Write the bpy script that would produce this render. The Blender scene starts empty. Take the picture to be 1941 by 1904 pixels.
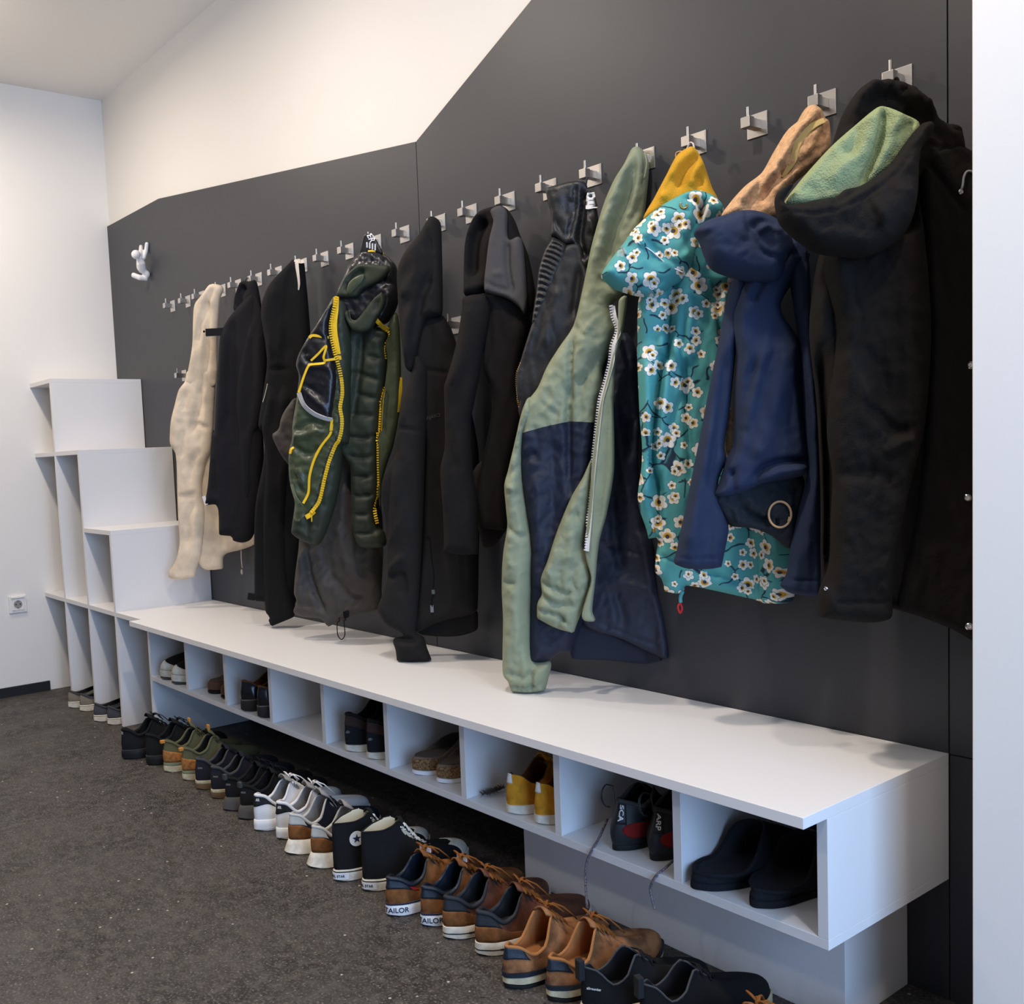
DAYP, EXPO, CEIL_FILL = 98, 0.0, .2
LAMPS_FILL = [(-3.25, -1.0, 14.5), (-1.85, -1.0, 17.5), (-.35, -1.0, 20), (1.0, -1.0, 14), (-3.0, -3.0, 11), (.1, -3.1, 8)]  # the last, front entry is an added fill for plinth and bench fronts
import bpy, bmesh, math, random
import numpy as np
from mathutils import Vector, Matrix, noise
from mathutils.bvhtree import BVHTree
from mathutils.geometry import delaunay_2d_cdt
random.seed(7); np.random.seed(7)
SC = bpy.context.scene
COL = SC.collection
PI = math.pi
# ---------------------------------------------------------------- camera maths (photo frame 1941 x 1904)
W_, H_ = 1941, 1904
CAM = Vector((0.8625, -1.8302, 1.0588)); YAW, PITCH, ROLL = 0.9273, -0.0776, -0.0434
FPX, PX, PY = 1900.6, -174.7, 53.2
_f = Vector((-math.sin(YAW)*math.cos(PITCH), math.cos(YAW)*math.cos(PITCH), math.sin(PITCH)))
_r0 = Vector((math.cos(YAW), math.sin(YAW), 0)); _u0 = _r0.cross(_f)
CR = _r0*math.cos(ROLL) + _u0*math.sin(ROLL); CU = -_r0*math.sin(ROLL) + _u0*math.cos(ROLL); CF = _f
def ray(u, v):
    return CF + CR*((u-W_/2-PX)/FPX) - CU*((v-H_/2-PY)/FPX)
def at(u, v, x=None, y=None, z=None):
    d = ray(u, v)
    t = (y-CAM.y)/d.y if y is not None else (x-CAM.x)/d.x if x is not None else (z-CAM.z)/d.z
    return CAM + d*t
def onplane(u, v, o, n):
    d = ray(u, v)
    return CAM + d*((o-CAM).dot(n)/d.dot(n))
cam = bpy.data.cameras.new('camera'); co = bpy.data.objects.new('camera', cam); COL.objects.link(co)
cam.sensor_fit = 'HORIZONTAL'; cam.sensor_width = 36; cam.lens = FPX/W_*36
cam.shift_x = -PX/W_; cam.shift_y = PY/W_
co.matrix_world = Matrix(((CR.x, CU.x, -CF.x, CAM.x), (CR.y, CU.y, -CF.y, CAM.y), (CR.z, CU.z, -CF.z, CAM.z), (0, 0, 0, 1)))
cam.clip_start = .05
SC.camera = co
# ---------------------------------------------------------------- materials
def lin(c):
    return tuple(((x/255)/12.92 if x/255 <= .04045 else ((x/255+.055)/1.055)**2.4) for x in c[:3]) + (1,)
_mats = {}
def mat(name, rgb, rough=.6, spec=.3, metal=0, bump=0, bscale=400, var=0, vscale=30, sheen=0, weave=False, coat=0, var2=None, stretch=None):
    if name in _mats: return _mats[name]
    m = bpy.data.materials.new(name); m.use_nodes = True; nt = m.node_tree; N = nt.nodes; L = nt.links
    b = N['Principled BSDF']; b.inputs['Base Color'].default_value = lin(rgb); b.inputs['Roughness'].default_value = rough
    b.inputs['Specular IOR Level'].default_value = spec; b.inputs['Metallic'].default_value = metal
    if sheen: b.inputs['Sheen Weight'].default_value = sheen; b.inputs['Sheen Roughness'].default_value = .5; b.inputs['Sheen Tint'].default_value = lin([min(255, c*1.3+30) for c in rgb])
    if coat: b.inputs['Coat Weight'].default_value = coat
    tc = N.new('ShaderNodeTexCoord'); src = tc.outputs['Object']
    if stretch:
        mp = N.new('ShaderNodeMapping'); mp.inputs['Scale'].default_value = stretch; L.new(src, mp.inputs[0]); src = mp.outputs[0]
    if var:
        n = N.new('ShaderNodeTexNoise'); n.inputs['Scale'].default_value = vscale; n.inputs['Detail'].default_value = 4; L.new(src, n.inputs['Vector'])
        mx = N.new('ShaderNodeMix'); mx.data_type = 'RGBA'
        mx.inputs[6].default_value = lin([max(0, c*(1-var)) for c in rgb]); mx.inputs[7].default_value = lin(var2 if var2 else [min(255, c*(1+var)) for c in rgb])
        rp = N.new('ShaderNodeMapRange'); rp.inputs[1].default_value = .35; rp.inputs[2].default_value = .65
        L.new(n.outputs[0], rp.inputs[0]); L.new(rp.outputs[0], mx.inputs[0]); L.new(mx.outputs[2], b.inputs['Base Color'])
    if bump:
        bn = N.new('ShaderNodeBump'); bn.inputs['Strength'].default_value = bump; bn.inputs['Distance'].default_value = .002
        if weave:
            w1 = N.new('ShaderNodeTexVoronoi'); w1.inputs['Scale'].default_value = bscale; L.new(src, w1.inputs['Vector']); L.new(w1.outputs[0], bn.inputs['Height'])
        else:
            n2 = N.new('ShaderNodeTexNoise'); n2.inputs['Scale'].default_value = bscale; n2.inputs['Detail'].default_value = 3; L.new(src, n2.inputs['Vector']); L.new(n2.outputs[0], bn.inputs['Height'])
        L.new(bn.outputs[0], b.inputs['Normal'])
    _mats[name] = m
    return m
# ---------------------------------------------------------------- objects
def link(name, me, parent=None, m=None):
    o = bpy.data.objects.new(name, me); COL.objects.link(o)
    if m is not None:
        for x in (m if isinstance(m, (list, tuple)) else [m]): me.materials.append(x)
    if parent is not None: o.parent = parent
    return o
def wpos(o):
    p = Vector((0, 0, 0))
    while o is not None: p += o.location; o = o.parent
    return p
def mesh(name, V, F, m, parent=None, smooth=True, world=True, auto=None, uv=None):
    """V in world coordinates when world=True (parents never rotated in that case)"""
    off = wpos(parent) if (parent is not None and world) else Vector((0, 0, 0))
    base = Vector((0, 0, 0))
    me = bpy.data.meshes.new(name)
    me.from_pydata([tuple(Vector(v)-off) for v in V], [], F)
    bm = bmesh.new(); bm.from_mesh(me); bmesh.ops.recalc_face_normals(bm, faces=bm.faces); bm.to_mesh(me); bm.free()
    if smooth:
        for p in me.polygons: p.use_smooth = True
    if uv is not None:
        ul = me.uv_layers.new(name='UVMap')
        for lp in me.loops: ul.data[lp.index].uv = uv[lp.vertex_index]
    if auto: me.set_sharp_from_angle(angle=math.radians(auto))
    return link(name, me, parent, m)
def thing(name, label, cat, loc=(0, 0, 0), rotz=0, group=None):
    o = bpy.data.objects.new(name, None); COL.objects.link(o); o.location = loc; o.rotation_euler = (0, 0, rotz); o.empty_display_size = .05
    o['label'] = label; o['category'] = cat
    if group: o['group'] = group
    return o
def tag(o, label, cat, group=None):
    o['label'] = label; o['category'] = cat
    if group: o['group'] = group
    return o
def struct(o, label=None):
    o['kind'] = 'structure'
    if label: o['label'] = label
    return o
class MB:
    def __init__(s): s.V = []; s.F = []
    def add(s, V, F):
        b = len(s.V); s.V += [tuple(v) for v in V]; s.F += [tuple(i+b for i in f) for f in F]; return s
    def box(s, x0, x1, y0, y1, z0, z1, bev=0):
        if not bev:
            V = [(x, y, z) for x in (x0, x1) for y in (y0, y1) for z in (z0, z1)]
            return s.add(V, [(0, 1, 3, 2), (4, 6, 7, 5), (0, 4, 5, 1), (2, 3, 7, 6), (0, 2, 6, 4), (1, 5, 7, 3)])
        bm = bmesh.new(); bmesh.ops.create_cube(bm, size=1)
        for v in bm.verts: v.co = Vector(((x0+x1)/2+v.co.x*(x1-x0), (y0+y1)/2+v.co.y*(y1-y0), (z0+z1)/2+v.co.z*(z1-z0)))
        bmesh.ops.bevel(bm, geom=bm.edges[:], offset=bev, segments=2, affect='EDGES', profile=.5)
        bm.verts.index_update(); s.add([v.co for v in bm.verts], [[v.index for v in f.verts] for f in bm.faces]); bm.free(); return s
    def tube(s, pts, r, seg=8, cap=True, flat=1, up=None):
        P = [Vector(p) for p in pts]; n = len(P); R = r if isinstance(r, (list, tuple)) else [r]*n
        V = []; prev = None
        for i in range(n):
            t = (P[min(i+1, n-1)]-P[max(i-1, 0)]).normalized()
            a = Vector(up) if up is not None else (prev if prev is not None else (Vector((0, 0, 1)) if abs(t.z) < .9 else Vector((1, 0, 0))))
            a = (a-t*a.dot(t)); a = a.normalized() if a.length > 1e-6 else t.orthogonal().normalized(); prev = a; b = t.cross(a)
            for k in range(seg):
                th = 2*PI*k/seg; V.append(P[i]+(b*math.cos(th)+a*math.sin(th)*flat)*R[i])
        F = [(i*seg+k, i*seg+(k+1) % seg, (i+1)*seg+(k+1) % seg, (i+1)*seg+k) for i in range(n-1) for k in range(seg)]
        if cap: F += [tuple(range(seg)), tuple((n-1)*seg+k for k in range(seg))]
        return s.add(V, F)
    def build(s, name, m, parent=None, smooth=False, world=True, auto=None):
        return mesh(name, s.V, s.F, m, parent, smooth, world, auto)
def catmull(pts, n=6, closed=False):
    """pts (x,y[,sharp]) ; smooth resample"""
    out = []; N = len(pts)
    def P(i):
        return np.array(pts[i % N][:2] if closed else pts[max(0, min(N-1, i))][:2], float)
    sh = [len(p) > 2 and p[2] for p in pts]
    for i in range(N if closed else N-1):
        p1, p2 = P(i), P(i+1)
        p0 = p1*2-p2 if sh[i] else P(i-1)
        p3 = p2*2-p1 if sh[(i+1) % N] else P(i+2)
        l = np.linalg.norm(p2-p1)
        def tang(a, b, c):   # limit tangent to the local segment length
            t = (c-a)/2; q = np.linalg.norm(t); return t*min(1, l*1.0/max(q, 1e-9))
        m1, m2 = tang(p0, p1, p2), tang(p1, p2, p3)
        for k in range(n):
            t = k/n; h = 2*t**3-3*t**2+1
            out.append(h*p1+(t**3-2*t**2+t)*m1+(-2*t**3+3*t**2)*p2+(t**3-t**2)*m2)
    if not closed: out.append(P(N-1))
    return np.array(out)
def resample(P, step, closed=True):
    Q = np.vstack([P, P[:1]]) if closed else P
    d = np.r_[0, np.cumsum(np.linalg.norm(np.diff(Q, axis=0), axis=1))]
    n = max(4, int(d[-1]/step)); s = np.linspace(0, d[-1], n+1)
    R = np.c_[np.interp(s, d, Q[:, 0]), np.interp(s, d, Q[:, 1])]
    return R[:-1] if closed else R
def inpoly(p, poly):
    x, y = p[..., 0], p[..., 1]; r = np.zeros(x.shape, bool); n = len(poly); j = n-1
    for i in range(n):
        xi, yi = poly[i]; xj, yj = poly[j]
        if yi != yj:
            c = ((yi > y) != (yj > y)) & (x < (xj-xi)*(y-yi)/(yj-yi)+xi); r ^= c
        j = i
    return r
def segdist(p, A, B):
    """distance of points p (n,2) to the segments A[i]-B[i] -> min distance, param"""
    best = np.full(len(p), 1e9); prm = np.zeros(len(p)); n = len(A)
    for i in range(n):
        a, b = A[i], B[i]; ab = b-a; l = ab@ab
        t = np.clip(((p-a)@ab)/max(l, 1e-12), 0, 1); d = np.linalg.norm(p-(a+t[:, None]*ab), axis=1)
        k = d < best; best[k] = d[k]; prm[k] = (i+t[k])/n
    return best, prm
# ================================================================ the setting
XL, CEIL = -4.013, 2.82
white = mat('white_paint', (240, 236, 230), .75, .2, bump=.06, bscale=120)
ceilm = mat('ceiling_paint', (240, 236, 230), .85, .1)
lam = mat('white_laminate', (232, 230, 229), .38, .35, bump=.03, bscale=900)
panelm = mat('anthracite_panel', (54, 55, 60), .42, .42, bump=.12, bscale=1500, var=.05, vscale=700)
blackm = mat('black_skirting', (34, 34, 36), .5, .3)
def floor_mat():
    m = bpy.data.materials.new('dark_speckled_floor'); m.use_nodes = True; nt = m.node_tree; N = nt.nodes; L = nt.links; b = N['Principled BSDF']
    tc = N.new('ShaderNodeTexCoord'); s = tc.outputs['Object']
    def noise_(sc, d=4): n = N.new('ShaderNodeTexNoise'); n.inputs['Scale'].default_value = sc; n.inputs['Detail'].default_value = d; L.new(s, n.inputs['Vector']); return n.outputs[0]
    def rng(o, a, c, e=0, f=1): r = N.new('ShaderNodeMapRange'); r.inputs[1].default_value = a; r.inputs[2].default_value = c; r.inputs[3].default_value = e; r.inputs[4].default_value = f; L.new(o, r.inputs[0]); return r.outputs[0]
    def mix(f, a, c):
        x = N.new('ShaderNodeMix'); x.data_type = 'RGBA'; L.new(f, x.inputs[0])
        for v, i in ((a, 6), (c, 7)):
            if isinstance(v, tuple): x.inputs[i].default_value = lin(v)
            else: L.new(v, x.inputs[i])
        return x.outputs[2]
    base = mix(rng(noise_(5, 9), .36, .66), (40, 36, 34), (70, 65, 61))
    base = mix(rng(noise_(34, 8), .44, .66), base, (80, 75, 70))
    base = mix(rng(noise_(170, 7), .50, .68), base, (104, 98, 92))
    base = mix(rng(noise_(75, 4), .62, .70), base, (34, 31, 29))
    v = N.new('ShaderNodeTexVoronoi'); v.inputs['Scale'].default_value = 105; L.new(s, v.inputs['Vector'])
    th = rng(v.outputs['Distance'], .24, .12)
    sel = N.new('ShaderNodeSeparateColor'); L.new(v.outputs['Color'], sel.inputs[0])
    pk = rng(sel.outputs[0], .66, .74); mu = N.new('ShaderNodeMath'); mu.operation = 'MULTIPLY'; L.new(th, mu.inputs[0]); L.new(pk, mu.inputs[1])
    base = mix(mu.outputs[0], base, (134, 126, 119))
    v2 = N.new('ShaderNodeTexVoronoi'); v2.inputs['Scale'].default_value = 36; L.new(s, v2.inputs['Vector'])
    th2 = rng(v2.outputs['Distance'], .13, .09); sel2 = N.new('ShaderNodeSeparateColor'); L.new(v2.outputs['Color'], sel2.inputs[0])
    pk2 = rng(sel2.outputs[0], .80, .82); mu2 = N.new('ShaderNodeMath'); mu2.operation = 'MULTIPLY'; L.new(th2, mu2.inputs[0]); L.new(pk2, mu2.inputs[1])
    base = mix(mu2.outputs[0], base, (190, 180, 170))
    L.new(base, b.inputs['Base Color']); L.new(rng(noise_(8), .3, .7, .5, .68), b.inputs['Roughness']); b.inputs['Specular IOR Level'].default_value = .35
    bp = N.new('ShaderNodeBump'); bp.inputs['Strength'].default_value = .12; bp.inputs['Distance'].default_value = .002; L.new(noise_(260, 3), bp.inputs['Height']); L.new(bp.outputs[0], b.inputs['Normal'])
    return m
XR, YF = 2.6, -3.5
struct(MB().box(XL-.1, XR+.1, YF-.1, .12, -.06, 0).build('floor', floor_mat()))
struct(MB().box(XL-.1, XR+.1, YF-.1, .12, CEIL, CEIL+.06).build('ceiling', ceilm))
struct(MB().box(XL-.1, XL, YF-.1, .12, 0, CEIL).build('wall_left', white))
struct(MB().box(XL, XR, .012, .11, 0, CEIL).build('wall_back', white))
struct(MB().box(.175, .46, -.30, 0, 0, CEIL, bev=.002).build('wall_right', white))
# end wall with the glazed opening the daylight comes through (behind the photographer, right)
WY0, WY1, WZ1 = -2.3, -.6, 2.45
struct(MB().box(XL, XR, YF-.1, YF, 0, CEIL).build('wall_front', mat('dark_wall', (96, 94, 92), .7)))
fw = MB().box(XR, XR+.1, YF, WY0, 0, CEIL).box(XR, XR+.1, WY1, .11, 0, CEIL).box(XR, XR+.1, WY0, WY1, WZ1, CEIL)
struct(fw.build('wall_end', mat('dark_wall', (96, 94, 92), .7)))
wf = MB()
for a in (WY0, (WY0+WY1)/2-.03, WY1-.06): wf.box(XR+.02, XR+.08, a, a+.06, 0, WZ1)
wf.box(XR+.02, XR+.08, WY0, WY1, 0, .06).box(XR+.02, XR+.08, WY0, WY1, WZ1-.06, WZ1)
win = struct(wf.build('window_1', mat('window_frame_grey', (90, 92, 95), .5)))
gm = bpy.data.materials.new('window_glass'); gm.use_nodes = True
gb = gm.node_tree.nodes['Principled BSDF']; gb.inputs['Transmission Weight'].default_value = 1; gb.inputs['Roughness'].default_value = 0; gb.inputs['Base Color'].default_value = (1, 1, 1, 1)
MB().box(XR+.048, XR+.052, WY0+.06, WY1-.06, .06, WZ1-.06).build('pane', gm, win)
# anthracite cladding with its zigzag top edge
def clad(name, outline, y0, y1):
    V = [(x, y, z) for y in (y1, y0) for x, z in outline]; n = len(outline)
    F = [tuple(range(n)), tuple(range(n, 2*n))] + [(i, (i+1) % n, n+(i+1) % n, n+i) for i in range(n)]
    return mesh(name, V, F, panelm, None, False)
g_ = .0014
t1 = clad('trim_1', [(XL+.002, .0), (-1.515-g_, 0), (-1.515-g_, 1.9607), (-3.379, 2.213), (XL+.002, 2.221)], 0, .012)
t2 = clad('trim_2', [(-1.515+g_, 0), (0-g_, 0), (0-g_, 2.61), (-1.515+g_, 1.9607)], 0, .012)
t3 = clad('trim_3', [(g_, .468+g_), (.6, .468+g_), (.6, 2.868-.05), (.47, CEIL-.003), (g_, 2.61)], 0, .012)
t4 = clad('trim_4', [(g_, 0), (.6, 0), (.6, .468-g_), (g_, .468-g_)], 0, .012)
for t, l in ((t1, 'long dark grey wall panel on the left with a descending top edge'), (t2, 'dark grey wall panel behind the right coats, top edge rising steeply'), (t3, 'narrow dark grey wall panel strip beside the white wall corner'), (t4, 'short dark grey wall panel below bench height at the far right')):
    struct(t, l)
MB().box(XL, XL+.012, YF, -.43, 0, .0453).build('baseboard_left', blackm)['kind'] = 'structure'
# ================================================================ furniture
Z1, Z2, Z3, ZT, TH, DS = 1.456, 1.130, .799, .47, .019, .421
X1, X2, X3, XB = -3.703, -3.391, -3.074, -2.806
st = thing('stepped_shelf', 'tall white stair-stepped open shelf unit in the left corner', 'shelf', ((XL+X1)/2, -.2, 0))
B = .0008
for x, zt_ in ((X1, Z1), (X2, Z2), (X3, Z3)):
    MB().box(x-TH, x, -DS, -.002, 0, zt_-(TH if zt_ == Z1 else TH), B).build('upright_panel', lam, st)
for x0, x1, z in ((XL+.001, X1, Z1), (XL+.001, X1-TH, Z2), (X1, X2, Z2), (X2, X3, Z3), (XL+.001, X1-TH, ZT), (X1, X2-TH, ZT), (X2, X3-TH, ZT), (X3, XB-.001, ZT)):
    MB().box(x0, x1, -DS, -.002, z-TH, z, B).build('shelf_board', lam, st)
bt = MB().box(XB, 0, -.4682, -.002, ZT-TH, ZT, B).build('worktop', lam)
tag(bt, 'long white bench top running under the hanging coats', 'bench top')
ZB, TB, DB = .2335, .0175, .4014
bc = thing('shoe_bench', 'white wall-hung bench cabinet with nine open shoe cubbies', 'cabinet', (-1.4, -.2, ZB))
MB().box(XB+TH, 0, -DB, -.002, ZB, ZB+TB, B).build('shelf_board', lam, bc)
MB().box(-TH, 0, -DB, -.002, ZB+TB, ZT-TH, B).build('end_panel', lam, bc)
MB().box(XB, XB+TH, -DB, -.002, 0, ZT-TH, B).build('side_support', lam, bc)
for k in range(1, 9):
    x = -.3087*k
    MB().box(x, x+TH, -DB+.0005, -.002, ZB+TB, ZT-TH, B).build('divider', lam, bc)
tag(MB().box(-.9136, -.078, -.221, -.002, 0, ZB-.0005, B).build('plinth', lam), 'white recessed box base under the right end of the bench', 'plinth')
# socket on the left wall
so = thing('wall_socket', 'white square power socket low on the left wall', 'socket', (XL, -.55, .43))
plas = mat('socket_plastic', (238, 235, 230), .35)
def ringdisc(name, r0, r1, x0, x1, c, m, par):
    s = 28; V = []; F = []
    prof = [(r0, x0), (r0, x1), (r1, x1), (r1, x0)]
    for k in range(s):
        a = 2*PI*k/s
        for r, x in prof: V.append((x, c[1]+r*math.cos(a), c[2]+r*math.sin(a)))
    for k in range(s):
        for j in range(4): F.append((k*4+j, ((k+1) % s)*4+j, ((k+1) % s)*4+(j+1) % 4, k*4+(j+1) % 4))
    return mesh(name, V, F, m, par, False)
c_ = (XL, -.55, .43)
MB().box(XL, XL+.009, -.59, -.51, .39, .47, .002).build('frame', plas, so)
MB().box(XL+.009, XL+.012, -.578, -.522, .402, .458, .001).build('insert', plas, so)
MB().box(XL+.009, XL+.016, -.58, -.52, .459, .466, .001).build('lid_hinge', plas, so)
ringdisc('well', .0005, .019, XL+.012, XL+.0128, c_, mat('socket_well', (150, 146, 140), .5), so)
pm = mat('socket_hole', (40, 38, 36), .6)
for dy, dz in ((-.0095, 0), (.0095, 0)): ringdisc('pin_hole', .0003, .003, XL+.0128, XL+.0134, (XL, -.55+dy, .43+dz), pm, so)
for dz in (.017, -.017): MB().box(XL+.0125, XL+.0145, -.553, -.547, .43+dz-.002, .43+dz+.002).build('earth_clip', mat('steel_clip', (170, 165, 160), .3, metal=1), so)
# ================================================================ wall hooks
steel = mat('brushed_steel', (205, 200, 194), .32, .5, metal=1, bump=.05, bscale=500, stretch=(1, 1, 12))
def hook_mesh():
    p = MB().box(-.0235, .0235, -.003, 0, -.0235, .0235, .0006)
    a = MB().box(-.009, .009, -.03, -.003, -.009, .009, .0006)
    q = MB().tube([(0, -.0325, .009), (0, -.0325, .031)], .0032, 10)
    b = MB().box(-.0105, .0105, -.043, -.027, -.0105, .0105, .0008)
    return p, a, b, q
HK0 = None
def hook(x, z, label):
    global HK0
    t = thing('coat_hook', label, 'hook', (x, .0004, z), 0, 'steel coat hooks on the dark panel')
    if HK0 is None:
        p, a, b, q = hook_mesh()
        HK0 = [p.build('back_plate', steel, t, world=False), a.build('arm', steel, t, world=False), b.build('end_block', steel, t, world=False), q.build('pin', steel, t, world=False, smooth=True, auto=50)]
    else:
        for o in HK0:
            c = o.copy(); COL.objects.link(c); c.parent = t
    return t
hk_lab = {
 0: 'bare steel hook farthest left in the upper row', 1: 'second bare steel hook from the left end of the upper row', 2: 'steel hook just left of the beige jacket hood, partly covered by it',
 3: 'steel hook holding the beige jacket', 4: 'steel hook just left of the charcoal jacket collar loop', 5: 'steel hook holding the charcoal jacket by its collar',
 6: 'steel hook left of the pale-trimmed black coat, half hidden behind it', 7: 'steel hook holding the black coat with the pale neck trim', 8: 'bare steel hook right of the pale-trimmed black coat',
 9: 'bare steel hook just left of the olive jacket loop', 10: 'steel hook carrying the olive jacket by its printed black loop', 11: 'bare steel hook between the olive jacket and the tall black hoodie',
 12: 'steel hook holding the tall black hoodie', 13: 'bare steel hook between the black hoodie and the brown-black fleece', 14: 'steel hook above the grey-lined fleece hood',
 15: 'steel hook at the left corner of the leather jacket collar', 16: 'steel hook holding the leather jacket by its neck loop', 17: 'steel hook holding the sage green jacket, mostly covered',
 18: 'steel hook holding the mustard-lined flowered jacket', 19: 'bare steel hook between the flowered jacket and the tan fleece lining', 20: 'steel hook holding the navy jacket with the tan lining',
 21: 'steel hook holding the green-lined black coat at the right end'}
HX = {}
pts_h = {0: -3.293, 1: -3.134, 2: -2.999, 3: -2.805, 4: -2.672, 5: -2.506, 6: -2.355, 7: -2.18, 8: -2.041, 9: -1.889, 10: -1.734, 11: -1.587, 12: -1.416, 13: -1.278, 14: -1.125, 15: -.973, 16: -.823, 17: -.664, 18: -.525, 19: -.377, 20: -.229, 21: -.084}
for k in range(22):
    x = pts_h[k]; z = 1.6835-.0163*x
    HX[k] = (x, z); hook(x, z, hk_lab[k])
hook(-3.217, 1.431, 'lone lower steel hook left of the beige jacket shoulder')
hook(-1.359, 1.412, 'lower steel hook between the black hoodie and the brown-black fleece')
# ================================================================ light
wd = bpy.data.worlds.new('World'); SC.world = wd; wd.use_nodes = True
bg = wd.node_tree.nodes['Background']; bg.inputs[0].default_value = (.35, .55, 1, 1); bg.inputs[1].default_value = 1.0
def area(name, loc, rot, sx, sy, power, col, spread=PI):
    l = bpy.data.lights.new(name, 'AREA'); l.shape = 'RECTANGLE'; l.size = sx; l.size_y = sy; l.energy = power; l.color = col; l.spread = spread
    o = bpy.data.objects.new(name, l); COL.objects.link(o); o.location = loc; o.rotation_euler = rot; return o
DAY = (.38, .61, 1)
area('daylight', (XR-.02, (WY0+WY1)/2, WZ1/2), (0, PI/2, 0), WZ1, WY1-WY0, DAYP, DAY)
WARM = (1, .87, .74)
for x, yl, p in LAMPS_FILL:   # ceiling lamps: downward discs, last an added fill; added points brighten the ceiling
    l = bpy.data.lights.new('ceiling_lamp_or_fill', 'AREA'); l.shape = 'DISK'; l.size = .11; l.energy = p; l.color = WARM
    o = bpy.data.objects.new('ceiling_lamp_or_fill', l); COL.objects.link(o); o.location = (x, yl, 2.74)
    l = bpy.data.lights.new('ceiling_fill', 'POINT'); l.shadow_soft_size = .06; l.energy = p*CEIL_FILL; l.color = WARM
    o = bpy.data.objects.new('ceiling_fill', l); COL.objects.link(o); o.location = (x, yl, 2.5)
SC.view_settings.view_transform = 'Standard'; SC.view_settings.look = 'None'; SC.view_settings.gamma = 1; SC.view_settings.exposure = EXPO
SC.view_settings.use_curve_mapping = False
SC.cycles.max_bounces = 8; SC.cycles.diffuse_bounces = 5
# ================================================================ cloth pieces
def Z(ox, oy, s):
    return lambda *p: [(ox+q[0]/s, oy+q[1]/s)+tuple(q[2:]) for q in p]
zA = Z(300, 450, 5.147); zB = Z(300, 800, 4.3275); zD = Z(530, 420, 4.5325); zC = Z(530, 800, 4.1395)
zE = Z(820, 300, 4.139); zF = Z(840, 740, 3.226); zG = Z(1100, 230, 4.23); zH = Z(1150, 650, 3.593); zI = Z(1260, 100, 3.1306); zJ = Z(1400, 600, 2.974)
zP = Z(0, 0, 1)
class Plane:
    """upright sheet the garment hangs in: through a point, turned alpha from the wall, never closer to the wall than yw"""
    def __init__(s, u, v, y, alpha, tilt=0, yw=.02):
        s.o = at(u, v, y=y); a = math.radians(alpha); s.t = Vector((math.cos(a), math.sin(a), 0))
        n = Vector((math.sin(a), -math.cos(a), 0)); sv = (Vector((0, 0, 1))+n*tilt).normalized(); s.n = s.t.cross(sv).normalized()
        s.w = Vector((0, -yw, 0)); s.wn = Vector((0, -1, 0))
    def __call__(s, u, v):
        p = onplane(u, v, s.o, s.n); q = onplane(u, v, s.w, s.wn)
        dp, dq = (p-CAM).length, (q-CAM).length
        if dq < dp: return q, ((dp-dq))
        return p, 0
    def normal(s, over):
        k = min(1, over/.06); return (s.n*(1-k)+s.wn*k).normalized()
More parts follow.
